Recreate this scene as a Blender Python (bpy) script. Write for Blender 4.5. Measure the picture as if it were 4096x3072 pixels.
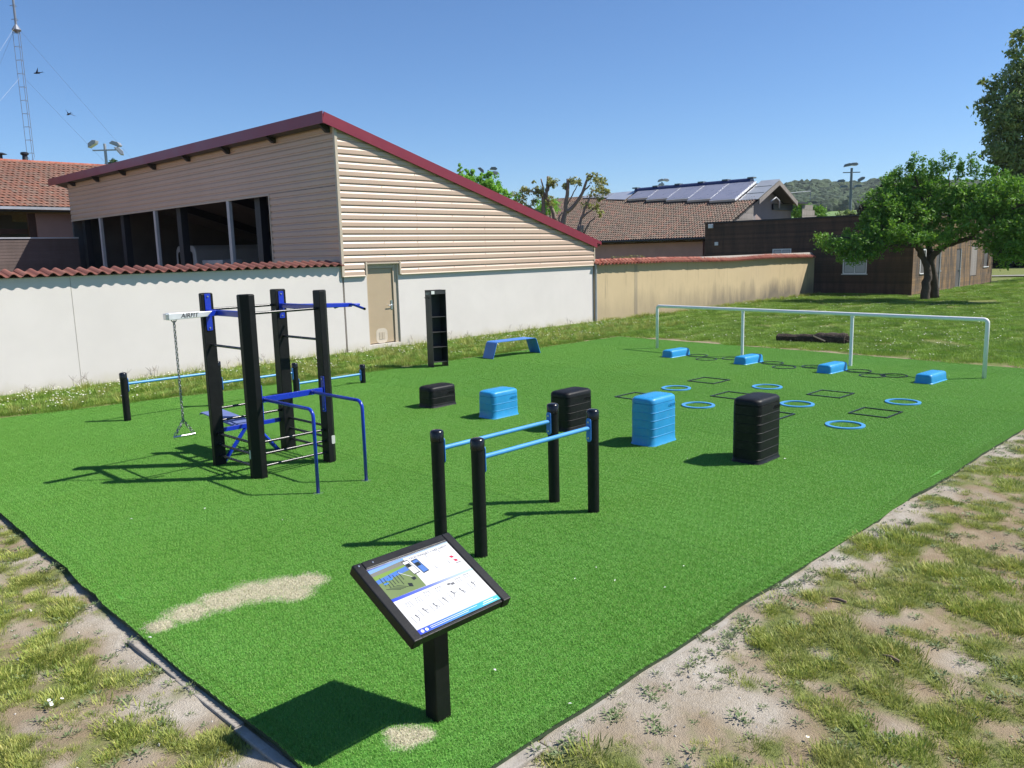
import bpy, bmesh, math, random
from mathutils import Vector, Matrix, noise

# ------------------------------------------------------------------ camera, sky, sun, exposure
S = bpy.context.scene
for o in list(bpy.data.objects):
    bpy.data.objects.remove(o)
COL = S.collection
W_, H_, F_ = 4096.0, 3072.0, 3239.65            # photograph size and focal length in its pixels
CAM = Vector((0, 0, 2.6))
_a = math.radians(44.12); _p = math.radians(9.1789); _r = math.radians(-1.498)
def _w2(v):                                      # camera-heading axes -> axes along the walls
    return Vector((math.sin(_a)*v[0]+math.cos(_a)*v[1], -math.cos(_a)*v[0]+math.sin(_a)*v[1], v[2]))
_u0 = Vector((0, math.sin(_p), math.cos(_p))); _r0 = Vector((1, 0, 0))
CR = _w2(math.cos(_r)*_r0+math.sin(_r)*_u0)
CU = _w2(-math.sin(_r)*_r0+math.cos(_r)*_u0)
CF = _w2(Vector((0, math.cos(_p), -math.sin(_p))))
cd = bpy.data.cameras.new('camera'); cam = bpy.data.objects.new('camera', cd); COL.objects.link(cam)
cam.matrix_world = Matrix(((CR.x, CU.x, -CF.x, 0), (CR.y, CU.y, -CF.y, 0), (CR.z, CU.z, -CF.z, 2.6), (0, 0, 0, 1)))
cd.sensor_width = 36; cd.lens = F_/W_*36; cd.clip_start = 0.05; cd.clip_end = 6000
S.camera = cam
S.render.resolution_x = 1024; S.render.resolution_y = 768

SUN_EL = math.radians(50.6); SUN_AZ = math.radians(-44.5)
SUND = Vector((math.cos(SUN_EL)*math.cos(SUN_AZ), math.cos(SUN_EL)*math.sin(SUN_AZ), math.sin(SUN_EL)))
wd = bpy.data.worlds.new('World'); S.world = wd; wd.use_nodes = True
nt = wd.node_tree; bg = nt.nodes['Background']
sky = nt.nodes.new('ShaderNodeTexSky'); sky.sky_type = 'NISHITA'; sky.sun_disc = False
sky.sun_elevation = SUN_EL; sky.sun_rotation = math.atan2(SUND.x, SUND.y)
sky.air_density = 0.95; sky.dust_density = 0.0; sky.ozone_density = 10.0; sky.altitude = 150
nt.links.new(sky.outputs[0], bg.inputs[0]); bg.inputs[1].default_value = 0.099
sl = bpy.data.lights.new('sun', 'SUN'); sl.energy = 5.0; sl.angle = math.radians(0.53); sl.color = (1.0, 0.955, 0.88)
so = bpy.data.objects.new('sun', sl); COL.objects.link(so); so.rotation_euler = SUND.to_track_quat('Z', 'Y').to_euler()
S.view_settings.view_transform = 'Standard'; S.view_settings.look = 'None'
S.view_settings.exposure = 0.5; S.view_settings.gamma = 1.0; S.view_settings.use_curve_mapping = False

random.seed(7)
PI = math.pi
# ------------------------------------------------------------------ picture -> place
def ray(x, y):
    return (x-W_/2)/F_*CR-(y-H_/2)/F_*CU+CF
def g(x, y, z=0.0):
    d = ray(x, y); return CAM+d*((z-2.6)/d.z)
def onX(X, x, y):
    d = ray(x, y); return CAM+d*(X/d.x)
def onY(Y, x, y):
    d = ray(x, y); return CAM+d*(Y/d.y)
def atd(x, y, dist):                             # point at a given level distance
    d = ray(x, y); return CAM+d*(dist/math.hypot(d.x, d.y))

# ------------------------------------------------------------------ object helpers
def tag(o, label=None, cat=None, group=None, kind=None):
    if label: o['label'] = label
    if cat: o['category'] = cat
    if group: o['group'] = group
    if kind: o['kind'] = kind
    return o
def thing(name, label, cat, loc=(0, 0, 0), group=None, rz=0.0):
    o = bpy.data.objects.new(name, None); COL.objects.link(o); o.location = loc; o.rotation_euler = (0, 0, rz)
    o.empty_display_size = 0.2
    return tag(o, label, cat, group)
def link(name, me, mat, parent=None, loc=None, rot=None):
    o = bpy.data.objects.new(name, me); COL.objects.link(o)
    if mat and not me.materials: me.materials.append(mat)
    if parent: o.parent = parent
    if loc: o.location = loc
    if rot: o.rotation_euler = rot
    return o
class MB:
    def __init__(s): s.v = []; s.f = []; s.m = []
    def add(s, vs, fs, mi=0):
        b = len(s.v); s.v += [tuple(v) for v in vs]; s.f += [tuple(b+i for i in f) for f in fs]; s.m += [mi]*len(fs)
    def box(s, x0, x1, y0, y1, z0, z1, mi=0):
        s.add([(x0, y0, z0), (x1, y0, z0), (x1, y1, z0), (x0, y1, z0), (x0, y0, z1), (x1, y0, z1), (x1, y1, z1), (x0, y1, z1)],
              [(3, 2, 1, 0), (4, 5, 6, 7), (0, 1, 5, 4), (1, 2, 6, 5), (2, 3, 7, 6), (3, 0, 4, 7)], mi); return s
    def cyl(s, p0, p1, r0, r1=None, n=12, mi=0, cap=True):
        return s.tube([p0, p1], [r0, r0 if r1 is None else r1], n, mi, cap)
    def tube(s, path, r, n=10, mi=0, cap=True):
        P = [Vector(p) for p in path]; R = r if isinstance(r, (list, tuple)) else [r]*len(P)
        b = len(s.v); up = None
        for i, p in enumerate(P):
            t = (P[min(i+1, len(P)-1)]-P[max(i-1, 0)]).normalized()
            if up is None: up = Vector((0, 0, 1)) if abs(t.z) < 0.9 else Vector((1, 0, 0))
            a = t.cross(up)
            if a.length < 1e-4: a = t.cross(Vector((0, 1, 0)))
            a.normalize(); c = a.cross(t).normalized(); up = c
            for k in range(n):
                th = 2*PI*k/n; q = p+R[i]*(math.cos(th)*a+math.sin(th)*c); s.v.append(tuple(q))
        for i in range(len(P)-1):
            for k in range(n):
                s.f.append((b+i*n+k, b+(i+1)*n+k, b+(i+1)*n+(k+1) % n, b+i*n+(k+1) % n)); s.m.append(mi)
        if cap:
            s.f.append(tuple(b+k for k in range(n))); s.m.append(mi)
            e = b+(len(P)-1)*n; s.f.append(tuple(e+n-1-k for k in range(n))); s.m.append(mi)
        return s
    def prism(s, poly, a, b, axis='z', mi=0):     # extrude a 2D polygon along an axis
        n = len(poly)
        def pt(u, v, w):
            return {'z': (u, v, w), 'y': (u, w, v), 'x': (w, u, v)}[axis]
        vs = [pt(u, v, a) for u, v in poly]+[pt(u, v, b) for u, v in poly]
        fs = [tuple(range(n-1, -1, -1)), tuple(range(n, 2*n))]+[(i, (i+1) % n, n+(i+1) % n, n+i) for i in range(n)]
        s.add(vs, fs, mi); return s
    def lathe(s, prof, n=16, c=(0, 0, 0), mi=0):
        b = len(s.v)
        for r, z in prof:
            for k in range(n):
                th = 2*PI*k/n; s.v.append((c[0]+r*math.cos(th), c[1]+r*math.sin(th), c[2]+z))
        for i in range(len(prof)-1):
            for k in range(n):
                s.f.append((b+i*n+k, b+i*n+(k+1) % n, b+(i+1)*n+(k+1) % n, b+(i+1)*n+k)); s.m.append(mi)
        s.f.append(tuple(b+n-1-k for k in range(n))); s.m.append(mi)
        e = b+(len(prof)-1)*n; s.f.append(tuple(e+k for k in range(n))); s.m.append(mi)
        return s
    def mesh(s, name, smooth=False, fix=True):
        me = bpy.data.meshes.new(name); me.from_pydata(s.v, [], s.f)
        if any(s.m): me.polygons.foreach_set('material_index', s.m)
        if fix:
            bm = bmesh.new(); bm.from_mesh(me); bmesh.ops.recalc_face_normals(bm, faces=bm.faces); bm.to_mesh(me); bm.free()
        if smooth: me.shade_smooth()
        me.update(); return me
    def build(s, name, mat, parent=None, smooth=False, bevel=0.0, loc=None, rot=None, fix=True, auto=False):
        me = s.mesh(name, smooth or auto, fix)
        for mm in (mat if isinstance(mat, (list, tuple)) else [mat]): me.materials.append(mm)
        o = link(name, me, None, parent, loc, rot)
        if bevel:
            b = o.modifiers.new('bevel', 'BEVEL'); b.width = bevel; b.segments = 2; b.limit_method = 'ANGLE'; b.angle_limit = math.radians(35)
        if auto:
            me.set_sharp_from_angle(angle=math.radians(38))
        return o
def rpoly(w, d, r, n=5, cx=0, cy=0):             # rounded rectangle outline
    out = []
    for qx, qy, a0 in ((w/2-r, d/2-r, 0), (-w/2+r, d/2-r, 90), (-w/2+r, -d/2+r, 180), (w/2-r, -d/2+r, 270)):
        for k in range(n+1):
            a = math.radians(a0+90*k/n); out.append((cx+qx+r*math.cos(a), cy+qy+r*math.sin(a)))
    return out
def text_mesh(txt, size, depth=0.0, shear=0.0, space=1.0):
    c = bpy.data.curves.new('lettering', 'FONT'); c.body = txt; c.size = size; c.extrude = depth; c.shear = shear
    c.align_x = 'CENTER'; c.align_y = 'CENTER'; c.space_character = space; c.resolution_u = 3; c.offset = size*0.012
    o = bpy.data.objects.new('lettering', c); COL.objects.link(o)
    dg = bpy.context.evaluated_depsgraph_get(); me = bpy.data.meshes.new_from_object(o.evaluated_get(dg))
    bpy.data.objects.remove(o); bpy.data.curves.remove(c); return me

# ------------------------------------------------------------------ materials
def newmat(name):
    m = bpy.data.materials.new(name); m.use_nodes = True; n = m.node_tree.nodes; return m, n, m.node_tree.links, n['Principled BSDF']
def ramp(n, l, fac, stops):
    r = n.new('ShaderNodeValToRGB'); e = r.color_ramp.elements
    while len(e) < len(stops): e.new(0.5)
    for i, (p, c) in enumerate(stops):
        e[i].position = p; e[i].color = (c[0], c[1], c[2], 1)
    l.new(fac, r.inputs[0]); return r.outputs[0]
def tex(n, l, scale, detail=4, rough=0.55, vec=None, typ='ShaderNodeTexNoise', stretch=None):
    t = n.new(typ); t.inputs['Scale'].default_value = scale
    if typ == 'ShaderNodeTexNoise': t.inputs['Detail'].default_value = detail; t.inputs['Roughness'].default_value = rough
    if vec is not None:
        if stretch:
            mp = n.new('ShaderNodeMapping'); mp.inputs['Scale'].default_value = stretch; l.new(vec, mp.inputs[0]); vec = mp.outputs[0]
        l.new(vec, t.inputs['Vector'])
    return t
def mix(n, l, fac, a, b, typ='MIX'):
    m = n.new('ShaderNodeMix'); m.data_type = 'RGBA'; m.blend_type = typ
    for sock, v in ((m.inputs[0], fac), (m.inputs[6], a), (m.inputs[7], b)):
        if hasattr(v, 'is_linked') or hasattr(v, 'links'): l.new(v, sock)
        elif isinstance(v, (int, float)): sock.default_value = v
        else: sock.default_value = (v[0], v[1], v[2], 1)
    return m.outputs[2]
def maprange(n, l, v, a, b, c=0.0, d=1.0):
    m = n.new('ShaderNodeMapRange'); l.new(v, m.inputs[0])
    for i, x in enumerate((a, b, c, d)): m.inputs[i+1].default_value = x
    return m.outputs[0]
def bump(n, l, bs, h, strength=0.3, dist=0.01):
    b = n.new('ShaderNodeBump'); b.inputs['Strength'].default_value = strength; b.inputs['Distance'].default_value = dist
    l.new(h, b.inputs['Height']); l.new(b.outputs[0], bs.inputs['Normal'])
def basic(name, col, rough=0.5, var=0.18, scale=3.0, bscale=60, bst=0.15, bd=0.004, metal=0.0, dirt=None, dirtc=(0.2, 0.16, 0.12), coat=0.0, spec=0.5):
    m, n, l, b = newmat(name)
    geo = n.new('ShaderNodeNewGeometry'); P = geo.outputs['Position']
    t = tex(n, l, scale, 5, 0.6, P)
    c = ramp(n, l, t.outputs[0], [(0.25, [x*(1-var) for x in col]), (0.75, [min(1, x*(1+var)) for x in col])])
    if dirt:
        t2 = tex(n, l, scale*2.3, 6, 0.7, P)
        c = mix(n, l, maprange(n, l, t2.outputs[0], 0.5, 0.72, 0, dirt), c, dirtc)
    l.new(c, b.inputs['Base Color'])
    t3 = tex(n, l, bscale, 3, 0.6, P)
    l.new(maprange(n, l, t.outputs[0], 0.2, 0.8, max(0.03, rough-0.08), min(1, rough+0.08)), b.inputs['Roughness'])
    b.inputs['Metallic'].default_value = metal; b.inputs['Specular IOR Level'].default_value = spec
    if coat: b.inputs['Coat Weight'].default_value = coat; b.inputs['Coat Roughness'].default_value = 0.15
    bump(n, l, b, t3.outputs[0], bst, bd)
    return m
M = {}
M['black'] = basic('black_plastic', (0.006, 0.006, 0.0065), 0.45, 0.3, 6, 140, 0.25, 0.003, dirt=0.06, dirtc=(0.08, 0.075, 0.07), spec=0.35)
M['blackpost'] = basic('black_recycled_post', (0.0045, 0.0048, 0.0048), 0.52, 0.35, 9, 220, 0.4, 0.004, dirt=0.07, dirtc=(0.05, 0.05, 0.045), spec=0.3)
M['cap'] = basic('black_cap', (0.006, 0.006, 0.008), 0.25, 0.2, 6, 60, 0.05)
M['boxblack'] = basic('black_rubber', (0.006, 0.006, 0.0065), 0.5, 0.3, 7, 90, 0.3, 0.004, dirt=0.12, dirtc=(0.10, 0.095, 0.09), spec=0.28)
M['boxblue'] = basic('blue_rubber', (0.022, 0.275, 0.58), 0.42, 0.1, 5, 90, 0.25, 0.003, dirt=0.25, dirtc=(0.16, 0.34, 0.5))
M['barblue'] = basic('light_blue_bar', (0.07, 0.30, 0.62), 0.35, 0.1, 6, 50, 0.05)
M['royal'] = basic('royal_blue_paint', (0.008, 0.035, 0.42), 0.3, 0.12, 6, 50, 0.05, coat=0.3)
M['bench'] = basic('bench_blue', (0.035, 0.19, 0.58), 0.42, 0.1, 5, 80, 0.08)
M['steel'] = basic('steel', (0.62, 0.63, 0.64), 0.32, 0.12, 14, 90, 0.1, metal=1.0)
M['chain'] = basic('galvanised', (0.30, 0.31, 0.31), 0.4, 0.15, 14, 90, 0.1, metal=1.0)
M['rung'] = basic('dark_steel_rung', (0.02, 0.02, 0.021), 0.28, 0.15, 14, 90, 0.05)
M['alu'] = basic('brushed_aluminium', (0.80, 0.80, 0.79), 0.5, 0.08, 9, 120, 0.1, metal=0.55)
M['whitepaint'] = basic('white_paint', (0.80, 0.80, 0.80), 0.4, 0.05, 5, 60, 0.08, dirt=0.12, dirtc=(0.5, 0.48, 0.42))
M['rack'] = basic('rack_anthracite', (0.034, 0.034, 0.034), 0.55, 0.2, 5, 120, 0.15)
M['lettergrey'] = basic('letter_grey', (0.42, 0.42, 0.42), 0.5, 0.1)
M['letterdark'] = basic('letter_dark', (0.035, 0.035, 0.04), 0.5, 0.1)
M['plate'] = basic('label_plate', (0.5, 0.5, 0.47), 0.4, 0.15)
M['maroon'] = basic('maroon_fascia', (0.215, 0.022, 0.038), 0.38, 0.08, 1.5, 40, 0.05)
M['greysheet'] = basic('grey_sheet', (0.42, 0.43, 0.44), 0.35, 0.1, 1.5, 20, 0.1, metal=0.3)
M['darksteel'] = basic('dark_steel', (0.035, 0.035, 0.038), 0.5, 0.2)
M['column'] = basic('blue_grey_column', (0.016, 0.018, 0.022), 0.5, 0.15)
M['mullion'] = basic('grey_mullion', (0.42, 0.42, 0.42), 0.45, 0.1)
M['concrete'] = basic('concrete', (0.33, 0.30, 0.26), 0.85, 0.25, 6, 60, 0.5, 0.01, dirt=0.8, dirtc=(0.25, 0.2, 0.15))
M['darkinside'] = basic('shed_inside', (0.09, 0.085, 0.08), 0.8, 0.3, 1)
M['pinkwall'] = basic('pink_render', (0.58, 0.34, 0.30), 0.85, 0.1, 1.2, 30, 0.3, 0.01)
M['pinkhouse'] = basic('terracotta_render', (0.55, 0.30, 0.22), 0.85, 0.1, 1.2, 30, 0.3, 0.01)
M['brownwood'] = basic('brown_beam', (0.10, 0.045, 0.025), 0.7, 0.3, 3)
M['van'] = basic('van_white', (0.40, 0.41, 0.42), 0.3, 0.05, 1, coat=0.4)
M['glass'] = basic('dark_glass', (0.012, 0.014, 0.016), 0.06, 0.1, 1, 5, 0.0)
M['winglass'] = basic('window_glass', (0.10, 0.11, 0.12), 0.05, 0.1, 1, 5, 0.0)
M['red'] = basic('red_plastic', (0.45, 0.02, 0.02), 0.3)
M['tyre'] = basic('tyre', (0.02, 0.02, 0.02), 0.8)
M['bark'] = basic('bark', (0.085, 0.065, 0.05), 0.9, 0.35, 4, 14, 0.9, 0.03)
M['barkpale'] = basic('bark_pale', (0.24, 0.19, 0.145), 0.9, 0.3, 4, 14, 0.8, 0.03)
M['log'] = basic('rotten_log', (0.045, 0.032, 0.022), 0.95, 0.6, 6, 26, 1.0, 0.03, dirt=0.55, dirtc=(0.22, 0.17, 0.13))
M['splinter'] = basic('split_wood', (0.42, 0.33, 0.24), 0.8, 0.3, 9)
M['solar'] = basic('solar_collector', (0.27, 0.27, 0.33), 0.3, 0.08, 1.5, 30, 0.02, metal=0.2)  # pale base colour stands in for the reflection on the collectors
M['solartube'] = basic('solar_header', (0.05, 0.06, 0.14), 0.3, 0.1, 1.5, 30, 0.02, metal=0.3)
M['alum'] = basic('aluminium_frame', (0.62, 0.63, 0.66), 0.4, 0.06, 2, metal=0.6)
M['lampmast'] = basic('lamp_mast', (0.36, 0.38, 0.41), 0.45, 0.1, 2, metal=0.4)
M['lampmastdark'] = basic('lamp_mast_dark', (0.16, 0.19, 0.2), 0.5, 0.1, 2, metal=0.3)
M['mast'] = basic('lattice_mast', (0.22, 0.24, 0.28), 0.5, 0.1, 2, metal=0.4)
M['bird'] = basic('bird', (0.015, 0.016, 0.022), 0.6)
M['sand'] = basic('sand', (0.5, 0.43, 0.34), 0.95, 0.2)
M['stone'] = basic('pebble', (0.48, 0.45, 0.40), 0.9, 0.35, 30)
M['hedge'] = None
M['stick'] = basic('stick', (0.16, 0.11, 0.08), 0.9, 0.3)
M['paper'] = basic('litter', (0.8, 0.8, 0.76), 0.8, 0.05)
M['doortan'] = basic('door_tan', (0.44, 0.34, 0.225), 0.42, 0.05, 2, 40, 0.05)
M['doorpatch'] = basic('door_patch', (0.58, 0.50, 0.40), 0.5, 0.08, 6)
M['trim'] = basic('beige_trim', (0.50, 0.42, 0.32), 0.45, 0.05, 2)
M['asphalt'] = basic('path', (0.22, 0.21, 0.2), 0.9, 0.2, 1)

def plaster(name, col, stain, stainc, height, low, streak=0.0):
    m, n, l, b = newmat(name); geo = n.new('ShaderNodeNewGeometry'); P = geo.outputs['Position']
    t = tex(n, l, 0.7, 6, 0.65, P); t2 = tex(n, l, 5, 5, 0.6, P)
    c = ramp(n, l, t.outputs[0], [(0.3, [x*0.95 for x in col]), (0.7, [min(1, x*1.04) for x in col])])
    sx = n.new('ShaderNodeSeparateXYZ'); l.new(P, sx.inputs[0])
    # damp stains rising from the ground, uneven along the wall
    t3 = tex(n, l, 1.0, 6, 0.7, P, stretch=(1.3, 1.3, 0.25)); t4 = tex(n, l, 0.22, 3, 0.5, P)
    hh = n.new('ShaderNodeMath'); hh.operation = 'MULTIPLY_ADD'; l.new(t3.outputs[0], hh.inputs[0]); hh.inputs[1].default_value = -1.5*height; l.new(sx.outputs[2], hh.inputs[2])
    f = maprange(n, l, hh.outputs[0], -0.08*height, -0.62*height, 0, stain)
    f2 = n.new('ShaderNodeMath'); f2.operation = 'MULTIPLY'; l.new(f, f2.inputs[0])
    lf = maprange(n, l, t4.outputs[0], 0.35, 0.6, low, 1)
    if streak:                                    # the damp is worst towards the annex end
        mx = n.new('ShaderNodeMath'); mx.operation = 'MULTIPLY'; l.new(lf, mx.inputs[0]); l.new(maprange(n, l, sx.outputs[0], 25, 35, 0.35, 1), mx.inputs[1]); lf = mx.outputs[0]
    l.new(lf, f2.inputs[1])
    c = mix(n, l, f2.outputs[0], c, stainc)
    if streak:
        t5 = tex(n, l, 2.2, 5, 0.75, P, stretch=(2.2, 2.2, 0.12))
        c = mix(n, l, maprange(n, l, t5.outputs[0], 0.56, 0.75, 0, streak), c, [x*0.5 for x in stainc])
    l.new(c, b.inputs['Base Color']); b.inputs['Roughness'].default_value = 0.9; b.inputs['Specular IOR Level'].default_value = 0.2
    t6 = tex(n, l, 45, 4, 0.6, P); bump(n, l, b, t6.outputs[0], 0.35, 0.006)
    return m
M['whitewall'] = plaster('white_render', (0.665, 0.62, 0.58), 0.6, (0.52, 0.47, 0.36), 0.40, 0.5)
M['tanwall'] = plaster('ochre_render', (0.54, 0.425, 0.26), 0.95, (0.16, 0.138, 0.115), 1.5, 0.55, 0.45)

def cladmat():
    m, n, l, b = newmat('beige_cladding'); geo = n.new('ShaderNodeNewGeometry'); P = geo.outputs['Position']
    t = tex(n, l, 0.5, 5, 0.6, P)
    c = ramp(n, l, t.outputs[0], [(0.3, (0.50, 0.36, 0.268)), (0.7, (0.55, 0.40, 0.30))])
    t2 = tex(n, l, 2.5, 5, 0.7, P, stretch=(3, 3, 0.2))
    c = mix(n, l, maprange(n, l, t2.outputs[0], 0.5, 0.8, 0, 0.25), c, (0.42, 0.32, 0.26))
    l.new(c, b.inputs['Base Color']); b.inputs['Roughness'].default_value = 0.42
    t3 = tex(n, l, 1.4, 2, 0.5, P); bump(n, l, b, t3.outputs[0], 0.15, 0.02)
    return m
M['clad'] = cladmat()
def tilemat(name, cols, lichen=0.4, lichenc=(0.42, 0.38, 0.3), scale=1.0):
    m, n, l, b = newmat(name); geo = n.new('ShaderNodeNewGeometry'); P = geo.outputs['Position']
    isl = geo.outputs['Random Per Island']; oi = n.new('ShaderNodeObjectInfo')
    ad = n.new('ShaderNodeMath'); ad.operation = 'ADD'; l.new(isl, ad.inputs[0]); l.new(oi.outputs['Random'], ad.inputs[1])
    fr = n.new('ShaderNodeMath'); fr.operation = 'FRACT'; l.new(ad.outputs[0], fr.inputs[0])
    c = ramp(n, l, fr.outputs[0], [(i/(len(cols)-1), k) for i, k in enumerate(cols)])
    t0 = tex(n, l, 0.35*scale, 4, 0.6, P)
    c = mix(n, l, maprange(n, l, t0.outputs[0], 0.35, 0.65, 0, 0.45), c, cols[0])
    t = tex(n, l, 5*scale, 6, 0.7, P)
    c = mix(n, l, maprange(n, l, t.outputs[0], 0.52, 0.7, 0, lichen), c, lichenc)
    l.new(c, b.inputs['Base Color']); b.inputs['Roughness'].default_value = 0.85
    t2 = tex(n, l, 40, 4, 0.6, P); bump(n, l, b, t2.outputs[0], 0.4, 0.006)
    return m
M['tilered'] = tilemat('clay_tile', [(0.26, 0.075, 0.05), (0.36, 0.11, 0.07), (0.45, 0.16, 0.10), (0.33, 0.13, 0.09)], 0.25)
M['tilewall'] = tilemat('clay_tile_dark', [(0.17, 0.060, 0.045), (0.23, 0.080, 0.058), (0.29, 0.115, 0.08)], 0.3, (0.2, 0.15, 0.12))
M['tilebrown'] = tilemat('weathered_tile', [(0.115, 0.085, 0.065), (0.16, 0.12, 0.09), (0.20, 0.135, 0.10), (0.24, 0.12, 0.085), (0.15, 0.12, 0.10)], 0.45, (0.27, 0.25, 0.19))
M['tileorange'] = tilemat('old_orange_tile', [(0.17, 0.080, 0.055), (0.25, 0.10, 0.06), (0.20, 0.11, 0.078), (0.15, 0.10, 0.075)], 0.65, (0.30, 0.25, 0.19))

def woodmat(name, cols, streaks=0.6, streakc=(0.03, 0.024, 0.02), along=(0.4, 0.4, 12), wet=None):
    m, n, l, b = newmat(name); geo = n.new('ShaderNodeNewGeometry'); P = geo.outputs['Position']
    oi = n.new('ShaderNodeObjectInfo')
    c = ramp(n, l, oi.outputs['Random'], [(i/(len(cols)-1), k) for i, k in enumerate(cols)])
    t = tex(n, l, 6, 5, 0.7, P, stretch=along)
    c = mix(n, l, maprange(n, l, t.outputs[0], 0.4, 0.7, 0, 0.5), c, [x*0.55 for x in cols[0]])
    if streaks:
        t2 = tex(n, l, 2.0, 5, 0.7, P, stretch=(1.3, 1.3, 0.22))
        c = mix(n, l, maprange(n, l, t2.outputs[0], 0.42, 0.62, 0, streaks), c, streakc)
    l.new(c, b.inputs['Base Color']); b.inputs['Roughness'].default_value = 0.8
    bump(n, l, b, t.outputs[0], 0.4, 0.006)
    return m
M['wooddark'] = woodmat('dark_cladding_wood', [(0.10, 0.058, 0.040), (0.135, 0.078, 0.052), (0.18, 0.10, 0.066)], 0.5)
M['woodlight'] = woodmat('honey_cladding_wood', [(0.20, 0.12, 0.055), (0.28, 0.165, 0.07), (0.21, 0.135, 0.078)], 0.95, (0.045, 0.038, 0.032))  # weathering streaks, deepened so the colour also carries tree shade
M['woodfence'] = woodmat('fence_wood', [(0.115, 0.085, 0.075), (0.15, 0.11, 0.10)], 0.2)
M['woodgrey'] = woodmat('grey_weathered_wood', [(0.27, 0.24, 0.21), (0.32, 0.28, 0.25)], 0.3, (0.12, 0.1, 0.09))

def leafmat(name, cols, trans=0.35):
    m, n, l, b = newmat(name); geo = n.new('ShaderNodeNewGeometry'); P = geo.outputs['Position']
    c = ramp(n, l, geo.outputs['Random Per Island'], [(i/(len(cols)-1), k) for i, k in enumerate(cols)])
    t = tex(n, l, 0.7, 4, 0.6, P)
    c = mix(n, l, maprange(n, l, t.outputs[0], 0.35, 0.7, 0, 0.55), c, cols[-1])
    l.new(c, b.inputs['Base Color']); b.inputs['Roughness'].default_value = 0.55; b.inputs['Specular IOR Level'].default_value = 0.35
    tr = n.new('ShaderNodeBsdfTranslucent'); l.new(mix(n, l, 1.0, c, (1.0, 1.05, 0.5), 'MULTIPLY'), tr.inputs[0])
    ms = n.new('ShaderNodeMixShader'); ms.inputs[0].default_value = trans
    l.new(b.outputs[0], ms.inputs[1]); l.new(tr.outputs[0], ms.inputs[2]); l.new(ms.outputs[0], n['Material Output'].inputs[0])
    return m
M['leaf_fruit'] = leafmat('fruit_leaf', [(0.0679, 0.1648, 0.0349), (0.1066, 0.2519, 0.0426), (0.1744, 0.3681, 0.0581), (0.2325, 0.3875, 0.0679)])
M['leaf_birch'] = leafmat('birch_leaf', [(0.1377, 0.2294, 0.0918), (0.2141, 0.3365, 0.1224), (0.3059, 0.3977, 0.1530), (0.2753, 0.3059, 0.1377)], 0.3)
M['leaf_light'] = leafmat('spring_leaf', [(0.1688, 0.3562, 0.0562), (0.2438, 0.4875, 0.0844), (0.3187, 0.5813, 0.1125)], 0.4)
M['leaf_yellow'] = leafmat('sprout_leaf', [(0.2438, 0.3000, 0.0938), (0.3562, 0.4125, 0.1125), (0.4125, 0.3750, 0.1500), (0.2625, 0.2438, 0.1312)], 0.3)
M['leaf_dark'] = leafmat('dark_leaf', [(0.014, 0.022, 0.012), (0.022, 0.032, 0.016), (0.035, 0.036, 0.022)], 0.12)
M['leaf_far'] = leafmat('far_leaf', [(0.0390, 0.0780, 0.0260), (0.0650, 0.1170, 0.0390), (0.0910, 0.1560, 0.0520)], 0.2)

def bladmat(name, cols, dry, dryamt=0.3, trans=0.3):
    m, n, l, b = newmat(name); geo = n.new('ShaderNodeNewGeometry'); P = geo.outputs['Position']
    oi = n.new('ShaderNodeObjectInfo')
    ad = n.new('ShaderNodeMath'); ad.operation = 'MULTIPLY_ADD'; l.new(geo.outputs['Random Per Island'], ad.inputs[0]); ad.inputs[1].default_value = 0.6
    m2 = n.new('ShaderNodeMath'); m2.operation = 'MULTIPLY'; l.new(oi.outputs['Random'], m2.inputs[0]); m2.inputs[1].default_value = 0.4; l.new(m2.outputs[0], ad.inputs[2])
    c = ramp(n, l, ad.outputs[0], [(i/(len(cols)-1), k) for i, k in enumerate(cols)])
    t = tex(n, l, 1.1, 4, 0.6, P)
    c = mix(n, l, maprange(n, l, t.outputs[0], 0.4, 0.68, 0, dryamt), c, dry)
    l.new(c, b.inputs['Base Color']); b.inputs['Roughness'].default_value = 0.5; b.inputs['Specular IOR Level'].default_value = 0.3
    tr = n.new('ShaderNodeBsdfTranslucent'); l.new(c, tr.inputs[0])
    ms = n.new('ShaderNodeMixShader'); ms.inputs[0].default_value = trans
    l.new(b.outputs[0], ms.inputs[1]); l.new(tr.outputs[0], ms.inputs[2]); l.new(ms.outputs[0], n['Material Output'].inputs[0])
    return m
M['grass'] = bladmat('grass_blade', [(0.1450, 0.2139, 0.0391), (0.2485, 0.3291, 0.0546), (0.3935, 0.4444, 0.0936), (0.6213, 0.5430, 0.1559)], (0.33, 0.32, 0.12), 0.5)
M['lawn'] = bladmat('lawn_blade', [(0.1263, 0.2410, 0.0338), (0.1930, 0.3402, 0.0473), (0.2673, 0.4253, 0.0675), (0.3861, 0.4678, 0.1080)], (0.25, 0.29, 0.08), 0.35)
M['weed'] = bladmat('weed_leaf', [(0.1120, 0.1760, 0.0640), (0.1760, 0.2400, 0.0960), (0.2400, 0.2880, 0.1280)], (0.2, 0.18, 0.1), 0.3, 0.2)

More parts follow.
